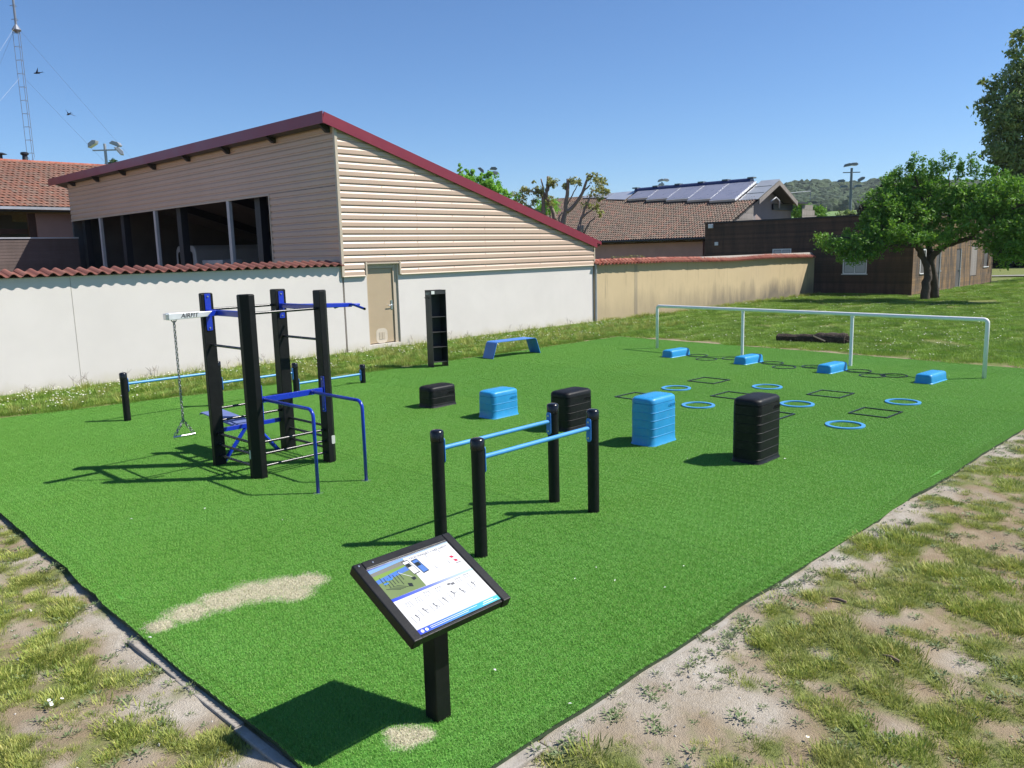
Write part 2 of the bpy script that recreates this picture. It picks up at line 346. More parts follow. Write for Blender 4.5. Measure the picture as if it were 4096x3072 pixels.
# worn places of the carpet: chains of discs in plan
def wornmask(n, l, P):
    spots = [(g(640, 2505), 0.10), (g(760, 2450), 0.15), (g(890, 2405), 0.17), (g(1010, 2370), 0.19), (g(1130, 2350), 0.19), (g(1230, 2325), 0.14), (g(1180, 2375), 0.13), (g(1625, 2950), 0.10), (g(1680, 2945), 0.07), (g(1570, 2930), 0.045)]
    t = tex(n, l, 7, 5, 0.7, P)
    last = None
    for c, r in spots:
        vm = n.new('ShaderNodeVectorMath'); vm.operation = 'DISTANCE'; l.new(P, vm.inputs[0]); vm.inputs[1].default_value = (c.x, c.y, 0.02)
        v = maprange(n, l, vm.outputs['Value'], r*0.55, r*1.75, 1, 0)
        if last is None: last = v
        else:
            mm = n.new('ShaderNodeMath'); mm.operation = 'MAXIMUM'; l.new(last, mm.inputs[0]); l.new(v, mm.inputs[1]); last = mm.outputs[0]
    ad = n.new('ShaderNodeMath'); ad.operation = 'ADD'; l.new(last, ad.inputs[0]); l.new(t.outputs[0], ad.inputs[1])
    return maprange(n, l, ad.outputs[0], 0.72, 1.35, 0, 0.95)
def turfmat(name, blade):
    m, n, l, b = newmat(name); geo = n.new('ShaderNodeNewGeometry'); P = geo.outputs['Position']
    if blade:
        c = ramp(n, l, geo.outputs['Random Per Island'], [(0.0, (0.115, 0.31, 0.036)), (0.4, (0.165, 0.395, 0.057)), (0.75, (0.225, 0.46, 0.082)), (0.96, (0.31, 0.52, 0.12)), (1.0, (0.45, 0.58, 0.22))])
    else:
        t = tex(n, l, 160, 4, 0.7, P)
        c = ramp(n, l, t.outputs[0], [(0.3, (0.05, 0.19, 0.02)), (0.7, (0.12, 0.34, 0.05))])
    # rolled-out widths and trodden pile: broad soft variation
    t2 = tex(n, l, 0.5, 4, 0.55, P, stretch=(1, 2.2, 1))
    c = mix(n, l, maprange(n, l, t2.outputs[0], 0.35, 0.7, 0, 0.35), c, (0.20, 0.46, 0.10))
    sx = n.new('ShaderNodeSeparateXYZ'); l.new(P, sx.inputs[0])       # rolls laid side by side, pile leaning to and fro
    fl = n.new('ShaderNodeMath'); fl.operation = 'PINGPONG'; l.new(sx.outputs[0], fl.inputs[0]); fl.inputs[1].default_value = 4.0
    c = mix(n, l, maprange(n, l, fl.outputs[0], 1.97, 2.03, 0, 0.10), c, (0.06, 0.24, 0.03))
    fs = n.new('ShaderNodeMath'); fs.operation = 'PINGPONG'; l.new(sx.outputs[0], fs.inputs[0]); fs.inputs[1].default_value = 2.0
    c = mix(n, l, maprange(n, l, fs.outputs[0], 1.975, 1.99, 0, 0.22), c, (0.04, 0.16, 0.02))
    w = wornmask(n, l, P)
    if blade:
        inv = n.new('ShaderNodeMath'); inv.operation = 'GREATER_THAN'; l.new(w, inv.inputs[0]); l.new(geo.outputs['Random Per Island'], inv.inputs[1]); w = inv.outputs[0]
    c = mix(n, l, w, c, (0.62, 0.58, 0.43))
    l.new(c, b.inputs['Base Color']); b.inputs['Roughness'].default_value = 0.5; b.inputs['Specular IOR Level'].default_value = 0.25
    if blade:
        tr = n.new('ShaderNodeBsdfTranslucent'); l.new(c, tr.inputs[0]); ms = n.new('ShaderNodeMixShader'); ms.inputs[0].default_value = 0.25
        l.new(b.outputs[0], ms.inputs[1]); l.new(tr.outputs[0], ms.inputs[2]); l.new(ms.outputs[0], n['Material Output'].inputs[0])
    return m
M['turf'] = turfmat('turf_backing', False); M['turfblade'] = turfmat('turf_pile', True)

# ------------------------------------------------------------------ ground
TURF = [(1.94, 2.72), (2.6, 2.76), (5.2, 2.74), (9.0, 2.66), (12.9, 2.56), (19.0, 2.45), (18.97, 3.85), (19.55, 9.2), (19.94, 14.75), (12.2, 15.0), (7.5, 15.35), (3.7, 15.95), (2.35, 16.2), (2.17, 9.82), (2.0, 5.4)]
def inpoly(x, y, poly):
    c = False; j = len(poly)-1
    for i in range(len(poly)):
        xi, yi = poly[i]; xj, yj = poly[j]
        if (yi > y) != (yj > y) and x < (xj-xi)*(y-yi)/(yj-yi)+xi: c = not c
        j = i
    return c
def pdist(x, y, poly):
    d = 1e9
    for i in range(len(poly)):
        ax, ay = poly[i]; bx, by = poly[(i+1) % len(poly)]
        t = max(0, min(1, ((x-ax)*(bx-ax)+(y-ay)*(by-ay))/((bx-ax)**2+(by-ay)**2))); d = min(d, math.hypot(x-ax-t*(bx-ax), y-ay-t*(by-ay)))
    return d
def nz(x, y, s, seed=0.0, oct=4):
    return noise.fractal(Vector((x*s+seed, y*s-seed*0.7, seed)), 0.6, 2.0, oct)
def cover(x, y):                                  # (grass cover 0..1, pale sand 0..1)
    if y > 15.2 and x < 24:                       # strip along the white wall
        return min(1, max(0, 1.05+0.5*nz(x, y, 0.9, 3))), 0.0
    if x > 19.3 and y > -1.5+0.0*x:
        d = pdist(x, y, TURF)
        if d < 0.55: return max(0, min(1, (d-0.22)*3+0.8*nz(x, y, 2.2, 4))), 0.15
        return min(1, 0.9+0.4*nz(x, y, 0.7, 5)), 0.0
    v = 0.44+0.70*nz(x, y, 1.05, 1.5)+1.0*nz(x, y, 3.6, 8.0, 5)
    d = pdist(x, y, TURF)
    s = 0.0
    if x < 2.3:
        v += 0.16
        s = max(0, 1-d/0.42)*(1.2 if 4.3 < y < 7.2 else 0.6)
    elif y < 3:
        s = max(0, 1-d/(1.0 if x < 5.5 else 0.4))
        if x > 6: v += 0.1
    s = max(0, min(1, s+0.9*nz(x, y, 1.6, 12)-0.12))
    v -= 0.8*s
    return max(0, min(1, v)), s
def terrain(x, y):
    if -3 < x < 27 and -8 < y < 20:
        d = pdist(x, y, TURF)
        if inpoly(x, y, TURF): return -0.05 if d > 0.1 else -0.045
        z = 0.022*nz(x, y, 1.4, 6)+0.008*nz(x, y, 6, 2)
        if x < 3: return -0.055+z+min(0.03, max(0, d-0.3)*0.05)
        return -0.012+z
    return -0.01+0.03*nz(x, y, 0.3, 6)
def axis(lo, hi, step, far0, far1):
    a = [lo+step*i for i in range(int((hi-lo)/step)+1)]
    s = step; x = lo
    while x > far0: s *= 1.28; x -= s; a.insert(0, x)
    s = step; x = a[-1]
    while x < far1: s *= 1.28; x += s; a.append(x)
    return a
gx = axis(-1.5, 27, 0.13, -2500, 2500); gy = axis(-5, 19.2, 0.13, -2500, 2500)
gv = []; gc = []
for y in gy:
    for x in gx:
        near = -3 < x < 60 and -8 < y < 20
        c = cover(x, y) if near else (1.0, 0.0)
        gv.append((x, y, terrain(x, y))); gc += [c[0], c[1], 0.0, 1.0]
nx = len(gx)
gf = [(j*nx+i, j*nx+i+1, (j+1)*nx+i+1, (j+1)*nx+i) for j in range(len(gy)-1) for i in range(nx-1)]
gm = bpy.data.meshes.new('ground'); gm.from_pydata(gv, [], gf); gm.shade_smooth()
at = gm.color_attributes.new('cover', 'FLOAT_COLOR', 'POINT'); at.data.foreach_set('color', gc)
def groundmat():
    m, n, l, b = newmat('earth_and_lawn'); geo = n.new('ShaderNodeNewGeometry'); P = geo.outputs['Position']
    va = n.new('ShaderNodeVertexColor'); va.layer_name = 'cover'; sp = n.new('ShaderNodeSeparateColor'); l.new(va.outputs[0], sp.inputs[0])
    t1 = tex(n, l, 3, 7, 0.65, P); t2 = tex(n, l, 26, 6, 0.7, P); t3 = tex(n, l, 120, 3, 0.6, P)
    earth = ramp(n, l, t1.outputs[0], [(0.3, (0.225, 0.170, 0.108)), (0.55, (0.315, 0.245, 0.158)), (0.75, (0.38, 0.31, 0.21))])
    earth = mix(n, l, maprange(n, l, t2.outputs[0], 0.45, 0.75, 0, 0.5), earth, (0.22, 0.16, 0.11))
    sand = ramp(n, l, t2.outputs[0], [(0.3, (0.36, 0.315, 0.255)), (0.6, (0.50, 0.455, 0.385))])
    c = mix(n, l, sp.outputs[1], earth, sand)
    gr = ramp(n, l, t2.outputs[0], [(0.3, (0.10, 0.14, 0.035)), (0.6, (0.18, 0.21, 0.065)), (0.8, (0.27, 0.26, 0.11))])
    ad = n.new('ShaderNodeMath'); ad.operation = 'MULTIPLY_ADD'; l.new(t2.outputs[0], ad.inputs[0]); ad.inputs[1].default_value = 0.7; l.new(sp.outputs[0], ad.inputs[2])
    c = mix(n, l, maprange(n, l, ad.outputs[0], 0.55, 1.0, 0, 0.9), c, gr)
    l.new(c, b.inputs['Base Color']); b.inputs['Roughness'].default_value = 0.95; b.inputs['Specular IOR Level'].default_value = 0.1
    hm = n.new('ShaderNodeMath'); hm.operation = 'ADD'; l.new(t2.outputs[0], hm.inputs[0]); l.new(t3.outputs[0], hm.inputs[1])
    bump(n, l, b, hm.outputs[0], 0.7, 0.02)
    return m
M['ground'] = groundmat()
tag(link('ground', gm, M['ground']), kind='structure')

# artificial turf carpet: real thickness, slightly wavy cut edge
def densify(poly, step):
    out = []
    for i in range(len(poly)):
        a, b = Vector(poly[i]), Vector(poly[(i+1) % len(poly)]); k = max(1, int((b-a).length/step))
        for j in range(k): out.append(a+(b-a)*j/k)
    return out
tp = [(p.x+0.03*nz(p.x, p.y, 1.1, 21), p.y+0.035*nz(p.x, p.y, 0.9, 31)) for p in densify(TURF, 0.25)]
b = MB(); b.prism(tp, -0.03, 0.0); b.m = [0, 0]+[1]*len(tp)
tag(b.build('artificial_turf', [M['turf'], basic('carpet_edge', (0.035, 0.06, 0.025), 0.9, 0.3, 20)]), kind='structure')
# concrete edging under the near and left edges
b = MB()
for i in range(17):
    y0 = 2.55+i*0.8; X = 1.90+0.02*(y0-2.5)*0.9
    if y0 < 5.3: b.box(X-0.005+0.006*random.uniform(-1, 1), X+0.06, y0, y0+0.795, -0.12, -0.034+0.006*random.uniform(-1, 1))
for i in range(4):
    x0 = 1.97+i*1.0
    yy = 2.70-0.014*(x0-2)
    b.box(x0, x0+0.992, yy-0.012+0.012*random.uniform(-1, 1), yy+0.06, -0.12, -0.024+0.004*random.uniform(-1, 1))
tag(b.build('kerb', M['concrete'], bevel=0.008), kind='structure')

# ------------------------------------------------------------------ scattered grass (instances of blade tufts)
def proto(name, blades, mat):
    mb = MB()
    for base, tip, w, bend in blades:
        base = Vector(base); tip = Vector(tip); d = tip-base; s = d.cross(Vector((0, 0, 1)))
        if s.length < 1e-4: s = Vector((1, 0, 0))
        s.normalize(); s = (s+Vector((random.uniform(-.6, .6), random.uniform(-.6, .6), 0))).normalized()*w/2
        mid = base+d*0.55+Vector((0, 0, bend))
        mb.add([base-s, base+s, mid+s*0.8, mid-s*0.8, tip], [(0, 1, 2, 3), (3, 2, 4)])
    me = mb.mesh(name, smooth=False, fix=False); me.materials.append(mat)
    return bpy.data.objects.new(name, me)         # stays unlinked: only a source of blades
def scatter(name, pts, pr, label, cat):
    me = bpy.data.meshes.new(name); me.from_pydata([p[:3] for p in pts], [], [])
    a = me.attributes.new('rot', 'FLOAT', 'POINT'); a.data.foreach_set('value', [p[3] for p in pts])
    a = me.attributes.new('siz', 'FLOAT', 'POINT'); a.data.foreach_set('value', [p[4] for p in pts])
    o = link(name, me, None); me.materials.append(pr.data.materials[0])
    ng = bpy.data.node_groups.new(name, 'GeometryNodeTree')
    ng.interface.new_socket('Geometry', in_out='INPUT', socket_type='NodeSocketGeometry'); ng.interface.new_socket('Geometry', in_out='OUTPUT', socket_type='NodeSocketGeometry')
    n = ng.nodes; l = ng.links
    gi = n.new('NodeGroupInput'); go = n.new('NodeGroupOutput'); ip = n.new('GeometryNodeInstanceOnPoints'); ob = n.new('GeometryNodeObjectInfo'); ob.inputs['Object'].default_value = pr
    r = n.new('GeometryNodeInputNamedAttribute'); r.inputs['Name'].default_value = 'rot'; s = n.new('GeometryNodeInputNamedAttribute'); s.inputs['Name'].default_value = 'siz'
    cx = n.new('ShaderNodeCombineXYZ'); l.new(r.outputs[0], cx.inputs[2])
    l.new(gi.outputs[0], ip.inputs['Points']); l.new(ob.outputs['Geometry'], ip.inputs['Instance']); l.new(cx.outputs[0], ip.inputs['Rotation']); l.new(s.outputs[0], ip.inputs['Scale'])
    l.new(ip.outputs[0], go.inputs[0])
    md = o.modifiers.new('scatter', 'NODES'); md.node_group = ng
    return tag(o, label, cat, kind='stuff')
U = random.uniform
TS = 0.125
turftile = proto('turf_tile', [((x, y, 0), (x+U(-.015, .015), y+U(-.015, .015), U(.007, .017)), U(.0020, .0034), U(-.001, .002)) for x, y in [(U(-TS/2, TS/2), U(-TS/2, TS/2)) for _ in range(720)]], M['turfblade'])
pts = []
for i in range(150):
    for j in range(120):
        x, y = 1.8+TS*(i+.5), 2.4+TS*(j+.5)
        if inpoly(x, y, tp) and pdist(x, y, TURF) > 0.075: pts.append((x, y, -0.001, random.randrange(4)*PI/2, 1.0))
for i in range(len(tp)):                          # a row of tiles set along the cut edge
    a, c = Vector(tp[i]), Vector(tp[(i+1) % len(tp)]); d = c-a; nn = Vector((-d.y, d.x)).normalized()
    for k in range(3):
        q = a+d*((k+.5)/3)+nn*(TS*.5-.004); pts.append((q.x, q.y, -0.0015, math.atan2(d.y, d.x)+random.randrange(2)*PI, 1.0))
scatter('turf_pile', pts, turftile, 'short green synthetic pile of the sports carpet', 'turf')

def tuft(n, r, h0, h1, lean, w):
    out = []
    for _ in range(n):
        a = U(0, 6.28); q = r*math.sqrt(U(0, 1)); h = U(h0, h1); le = lean*U(.2, 1)
        bx, by = q*math.cos(a), q*math.sin(a); a2 = a+U(-.9, .9)
        out.append(((bx, by, -.004), (bx+le*h*math.cos(a2), by+le*h*math.sin(a2), h), w*U(.7, 1.3), h*U(.02, .14)))
    return out
tuft1 = proto('grass_tuft', tuft(64, .065, .006, .031, 1.4, .0034), M['grass'])
tuft2 = proto('lawn_patch', tuft(420, .34, .025, .065, .8, .007), M['lawn'])
tuft3 = proto('tall_tuft', tuft(46, .09, .05, .20, .75, .006), M['grass'])
ros = []
for k in range(26):
    a = U(0, 6.28); r = U(.0, .05); h = U(.006, .022); ln = U(.012, .026)
    ros.append(((r*math.cos(a), r*math.sin(a), h*.4), ((r+ln)*math.cos(a), (r+ln)*math.sin(a), h), U(.006, .011), .003))
weed = proto('weed_rosette', ros, M['weed'])
p1 = []; p3 = []; pw = []
def near_patch(x0, x1, y0, y1, n, dens=1.0):
    for _ in range(n):
        x, y = U(x0, x1), U(y0, y1)
        if inpoly(x, y, tp) or pdist(x, y, TURF) < 0.06: continue
        c, s = cover(x, y)
        if U(0, 1) < (c-0.12)*1.25*dens: p1.append((x, y, terrain(x, y), U(0, 6.28), U(.5, 1.15)*(0.5+0.8*c)*(1.7 if U(0, 1) < .05 else 1)))
        elif s > 0.05 and U(0, 1) < 0.035: pw.append((x, y, terrain(x, y), U(0, 6.28), U(.5, 1.2)))
        elif U(0, 1) < 0.05: pw.append((x, y, terrain(x, y), U(0, 6.28), U(.5, 1.3)))
near_patch(-0.6, 2.2, 2.2, 10.5, 13000)
near_patch(1.8, 9, -1.2, 2.8, 15000)
near_patch(9, 19, -4, 2.6, 9500)
for _ in range(260):                              # weeds hugging the cut edges
    p = random.choice(densify(TURF[:6], 0.1)+densify(TURF[-3:]+TURF[:1], 0.1)[:120])
    pw.append((p.x+U(-.16, .1), p.y+U(-.22, .0), -0.02, U(0, 6.28), U(.5, 1.3)))
scatter('grass_tufts', p1, tuft1, 'patchy tufts of dry green grass in bare earth', 'grass')
scatter('weeds', pw, weed, 'flat grey green weeds beside the carpet edge', 'weeds')
p2 = []
x = 2.0
for _ in range(2600):                             # strip under the white wall
    x, y = U(2.0, 24.5), U(15.0, 18.55)
    if inpoly(x, y, tp) or pdist(x, y, TURF) < 0.1: continue
    (p3 if U(0, 1) < .42 else p2).append((x, y, 0, U(0, 6.28), U(.6, 1.15)))
for _ in range(5200):                             # lawn behind the carpet
    r = 17+50*U(0, 1)**1.3; a = math.radians(U(-2, 40)); x, y = r*math.cos(a), r*math.sin(a)
    if inpoly(x, y, tp) or y > 18.2 or (x > 43 and y > 13.7): continue
    d = pdist(x, y, TURF) if x < 24 else 9
    if d < 0.5 and (d < 0.15 or U(0, 1) > cover(x, y)[0]): continue
    p2.append((x, y, 0, U(0, 6.28), U(.75, 1.3)*(1+0.012*(r-17))))
    if U(0, 1) < 0.05: p3.append((x, y, 0, U(0, 6.28), U(.35, .7)))
for _ in range(260):
    x = U(24, 43); p3.append((x, 18.5-U(0, .35), 0, U(0, 6.28), U(.5, 1.1)))
scatter('lawn_grass', p2, tuft2, 'green lawn grass behind the carpet and along the wall', 'grass')
scatter('tall_grass', p3, tuft3, 'longer unmown grass along the foot of the walls', 'grass')

# daisies (white dots) in the wall strip and lawn
b = MB()
def daisy(x, y, z, r):
    t = Vector((U(-.35, .35)+.15, U(-.35, .35)-.2, 1)).normalized(); a = t.orthogonal().normalized(); c = t.cross(a)
    p = Vector((x, y, z)); b.add([p+r*(math.cos(k*PI/3)*a+math.sin(k*PI/3)*c) for k in range(6)], [tuple(range(6))])
    b.add([p+t*.004+.38*r*(math.cos(k*PI/2)*a+math.sin(k*PI/2)*c) for k in range(4)], [tuple(range(4))], 1)
for _ in range(3600):
    x, y = U(3, 24), U(15.2, 18.5)
    if inpoly(x, y, tp): continue
    if nz(x, y, 0.9, 40)+0.55*(y-16.9)/1.7 < 0.06: continue
    daisy(x, y, U(.05, .13), U(.010, .017))
for _ in range(5200):
    r = 19+32*U(0, 1); a = math.radians(U(0, 40)); x, y = r*math.cos(a), r*math.sin(a)
    if inpoly(x, y, tp) or y > 18.4 or (x > 43 and y > 13.8) or nz(x, y, 0.35, 50) < 0.04 and y < 17.3: continue
    daisy(x, y, U(.06, .10), U(.012, .02))
for x, y in [tuple(g(198, 2812)[:2]), tuple(g(208, 2830)[:2]), tuple(g(250, 2805)[:2]), tuple(g(205, 2822)[:2]), tuple(g(3230, 2960)[:2])]:
    daisy(x, y, 0.02, .011)
o = b.build('daisies', [basic('petal', (0.75, 0.75, 0.7), 0.6, 0.05), basic('daisy_heart', (0.6, 0.45, 0.06), 0.7, 0.1)], fix=False)
tag(o, 'small white daisies dotted through the lawn', 'daisies', kind='stuff')
# pebbles on the bare strips
b = MB()
for _ in range(1500):
    if U(0, 1) < .75: x, y = U(2.3, 12), U(0.3, 2.65)
    else: x, y = U(0.3, 1.9), U(3, 7)
    c, s = cover(x, y)
    if U(0, 1) > s*1.1+0.08 or inpoly(x, y, tp): continue
    r = U(.004, .014)*(1.5 if U(0, 1) < .06 else 1); z = terrain(x, y)
    vs = [(x+r*U(.7, 1.2)*math.cos(k*2.094+.3), y+r*U(.7, 1.2)*math.sin(k*2.094+.3), z+r*U(-.1, .2)) for k in range(3)]
    b.add(vs+[(x+U(-.3, .3)*r, y+U(-.3, .3)*r, z+r*U(.7, 1.1)), (x, y, z-r)], [(0, 1, 3), (1, 2, 3), (2, 0, 3), (1, 0, 4), (2, 1, 4), (0, 2, 4)])
tag(b.build('pebbles', M['stone']), 'small pale pebbles on the bare sandy strip', 'pebbles', kind='stuff')

# ------------------------------------------------------------------ training equipment
def outline_stack(mb, levels, n=6):              # levels: (z, w, d, r)
    rings = []
    for z, w, d, r in levels:
        ring = [(x, y, z) for x, y in rpoly(w, d, r, n)]; rings.append(len(mb.v)); mb.v += ring; k = len(ring)
    for a, c in zip(rings, rings[1:]):
        for i in range(k): mb.f.append((a+i, a+(i+1) % k, c+(i+1) % k, c+i)); mb.m.append(0)
    mb.f.append(tuple(rings[0]+k-1-i for i in range(k))); mb.f.append(tuple(rings[-1]+i for i in range(k))); mb.m += [0, 0]
def plyo(name, label, x, y, h, mat, group):
    t = thing(name, label, 'plyo box', (x, y, 0), group)
    Wb, Db, R = 0.60, 0.37, 0.085
    lid = 0.085
    lv = [(-0.01, Wb+.05, Db+.05, R+.02), (0.012, Wb+.03, Db+.03, R+.012), (0.03, Wb+.008, Db+.008, R)]
    seams = []
    z = h-lid-0.115
    while z > 0.06: seams.append(z); z -= 0.108
    for zz in reversed(seams):
        lv += [(zz-.005, Wb, Db, R), (zz-.002, Wb+.007, Db+.007, R+.002), (zz+.001, Wb+.007, Db+.007, R+.002), (zz+.004, Wb, Db, R)]
    lv += [(h-lid-.004, Wb-.004, Db-.004, R), (h-lid, Wb-.02, Db-.02, R-.006)]
    b = MB(); outline_stack(b, lv); b.build('body', mat, t, auto=True)
    b = MB(); outline_stack(b, [(h-lid-.001, Wb-.016, Db-.016, R-.004), (h-lid+.005, Wb-.002, Db-.002, R), (h-.040, Wb-.006, Db-.006, R), (h-.022, Wb-.022, Db-.022, R), (h-.010, Wb-.052, Db-.052, R), (h-.003, Wb-.11, Db-.11, R-.01), (h+.004, Wb-.26, Db-.2, .05), (h+.006, Wb-.45, Db-.3, .02)])
    L = b.build('lid', mat, t, auto=True)
    b = MB()                                      # raised tread studs
    for i in range(13):
        for j in range(7):
            u, v = (i-6)*.040+(.02 if j % 2 else 0)-.01, (j-3)*.042
            if abs(u) > .245 or abs(v) > .135: continue
            zz = h-.001+.006*(1-(abs(u)/.27)**2)
            b.add([(u-.009, v, zz), (u, v-.009, zz), (u+.009, v, zz), (u, v+.009, zz), (u, v, zz+.006)], [(0, 1, 4), (1, 2, 4), (2, 3, 4), (3, 0, 4)])
    tag(b.build('tread', mat, L), kind='stuff')
    me = text_mesh('AIRFIT', .060, .003, .18); me.materials.append(mat)
    link('lettering', me, None, t, (.155, -Db/2-.001, h-lid-.057), (PI/2, 0, 0))
    return t
gb = 'row of five jump boxes of rising height'
plyo('plyo_box', 'lowest black jump box, shortest of the row of five', 9.11, 10.66, .37, M['boxblack'], gb)
plyo('plyo_box', 'low light blue jump box between two black boxes', 9.11, 9.15, .44, M['boxblue'], gb)
plyo('plyo_box', 'middle black jump box behind the parallel bars', 9.11, 7.62, .585, M['boxblack'], gb)
plyo('plyo_box', 'tall light blue jump box next to the tallest black box', 9.11, 6.16, .655, M['boxblue'], gb)
plyo('plyo_box', 'tallest black jump box at the end of the row', 9.11, 4.65, .80, M['boxblack'], gb)

def cappost(parent, x, y, h, r=.058):
    b = MB(); b.cyl((x, y, -.05), (x, y, h-.09), r, n=20); p = b.build('post', M['blackpost'], parent, auto=True)
    b = MB(); b.lathe([(r+.004, h-.10), (r+.005, h-.02), (r-.004, h-.006), (r-.02, h), (.005, h+.002)], 20, (x, y, 0)); b.build('cap', M['cap'], p, auto=True)
    return p
def barplate(bar, x, y, z, mat, face):           # upright fixing plate between post and bar
    b = MB(); b.prism([(u+y, v+z-.02) for u, v in rpoly(.06, .24, .029, 5)], x-.004, x+.004, 'x'); q = b.build('fixing_plate', mat, bar, bevel=.002)
    for dz in (-.10, .06): b = MB(); b.cyl((x-.012*face, y, z+dz), (x+.012*face, y, z+dz), .009, n=8); b.build('bolt', M['steel'], bar)
t = thing('parallel_bars', 'pair of light blue parallel bars on four black round posts', 'parallel bars', (4.62, 4.91, 0))
for dy in (0, .525):
    cappost(t, 0, dy, 1.055); cappost(t, 1.58, dy, 1.055)
    b = MB(); b.cyl((.075, dy, .875), (1.505, dy, .875), .021, n=16); bar = b.build('bar', M['barblue'], t, auto=True)
    barplate(bar, .066, dy, .875, M['bench'], 1); barplate(bar, 1.514, dy, .875, M['bench'], -1)

t = thing('step_bars', 'row of four black posts with three light blue bars at falling heights', 'balance bars', (5.06, 13.87, 0))
hs = [.815, .82, .61, .395]; xs = [0, 1.64, 3.2, 4.78]; bz = [.62, .42, .195]
for x, h in zip(xs, hs): cappost(t, x, 0, h, .056)
for i in range(3):
    b = MB(); b.cyl((xs[i]+.07, 0, bz[i]), (xs[i+1]-.07, 0, bz[i]), .022, n=14); bar = b.build('bar', M['barblue'], t, auto=True)
    barplate(bar, xs[i]+.062, 0, bz[i], M['bench'], 1); barplate(bar, xs[i+1]-.062, 0, bz[i], M['bench'], -1)

# ---- pull-up tower
X0, X1, Y0, Y1 = 4.66, 5.68, 8.80, 9.84
t = thing('training_tower', 'black four post pull-up tower with royal blue dip bars and rungs', 'fitness tower', (X0, Y0, 0))
dx, dy = X1-X0, Y1-Y0
def tpost(x, y, sx, sy):
    s, c = .075, .075
    q = [(-s, -s), (s, -s), (s, s), (-s, s)]; out = []
    for a, bb in q:
        if a*sx > 0 and bb*sy > 0:
            e = [(a-sx*c, bb), (a, bb-sy*c)]
            out += e if (sx*sy > 0) == (True) and False else (e if ((sx > 0) != (sy > 0)) else e[::-1])
        else: out.append((a, bb))
    # order by angle so the outline is simple
    out.sort(key=lambda p: math.atan2(p[1], p[0]))
    b = MB(); b.prism([(x+a, y+bb) for a, bb in out], -.05, 2.2); p = b.build('post', M['blackpost'], t, bevel=.006)
    b = MB(); b.prism([(x+a*.9, y+bb*.9) for a, bb in out], 2.201, 2.207); b.build('end_cap', M['cap'], p)
    return p
pF = tpost(0, 0, -1, -1); pL = tpost(0, dy, -1, 1); pB = tpost(dx, dy, 1, 1); pR = tpost(dx, 0, 1, -1)
def rung(p, q, r=.0165, mat='rung'):
    b = MB(); b.cyl(p, q, r, n=12); return b.build('rung', M[mat], t, auto=True)
e = .06
for z in (1.56, .42, .275, .13): rung((0, e, z), (0, dy-e, z))
for z in (1.58, .46, .315, .17): rung((dx, e, z), (dx, dy-e, z))
for z in (1.98, .43, .285, .135): rung((e, 0, z), (dx-e, 0, z))
for z in (2.0, .73, .57): rung((e, dy, z), (dx-e, dy, z))
def plate(p, cx, cy, cz, w, h, face, mat='royal'):
    b = MB()
    if face == 'y': b.prism([(cx+u, cz+v) for u, v in rpoly(w, h, .012, 3)], cy-.004, cy+.004, 'y')
    else: b.prism([(cy+u, cz+v) for u, v in rpoly(w, h, .012, 3)], cx-.004, cx+.004, 'x')
    pl = b.build('fixing_plate', M[mat], p, bevel=.001)
    for dz in (h/2-.035, -h/2+.035):
        b = MB()
        if face == 'y': b.cyl((cx, cy-.014, cz+dz), (cx, cy+.004, cz+dz), .010, n=8)
        else: b.cyl((cx-.014, cy, cz+dz), (cx+.004, cy, cz+dz), .010, n=8)
        b.build('bolt', M['steel'], p)
# beam along the left side carrying the outrigger arm
b = MB(); b.box(-.028, .028, .08, dy-.08, 1.935, 2.005); bm_ = b.build('cross_beam', M['royal'], t, bevel=.006)
plate(bm_, .0, dy-.079, 1.97, .075, .46, 'y'); plate(bm_, .0, .079, 1.97, .075, .46, 'y')
ym = 9.53-Y0
b = MB(); b.prism([(.0, 1.935), (.0, 2.005), (-.24, 1.998), (-.16, 1.935)], ym-.038, ym+.038, 'y'); b.build('arm_root', M['royal'], t, bevel=.004)
ax = 4.01-X0
b = MB(); b.prism([(-.08, 1.999), (-.15, 1.935), (ax+.03, 1.925), (ax+.03, 2.006)], ym-.044, ym+.044, 'y'); arm = b.build('outrigger_arm', M['alu'], t, bevel=.006)
b = MB(); b.box(ax-.002, ax+.028, ym-.04, ym+.04, 1.93, 2.0); b.build('end_cap', M['steel'], arm, bevel=.003)
me = text_mesh('AIRFIT', .074, .001, .22); me.materials.append(M['letterdark']); link('lettering', me, None, arm, (-.37, ym-.0455, 1.967), (PI/2, 0, 0))
b = MB(); b.tube([(ax+.105+.03*math.cos(k*PI/6), ym, 1.928-.034*math.sin(k*PI/6)) for k in range(7)], .006, 8); b.build('eye_bolt', M['chain'], arm, smooth=True)
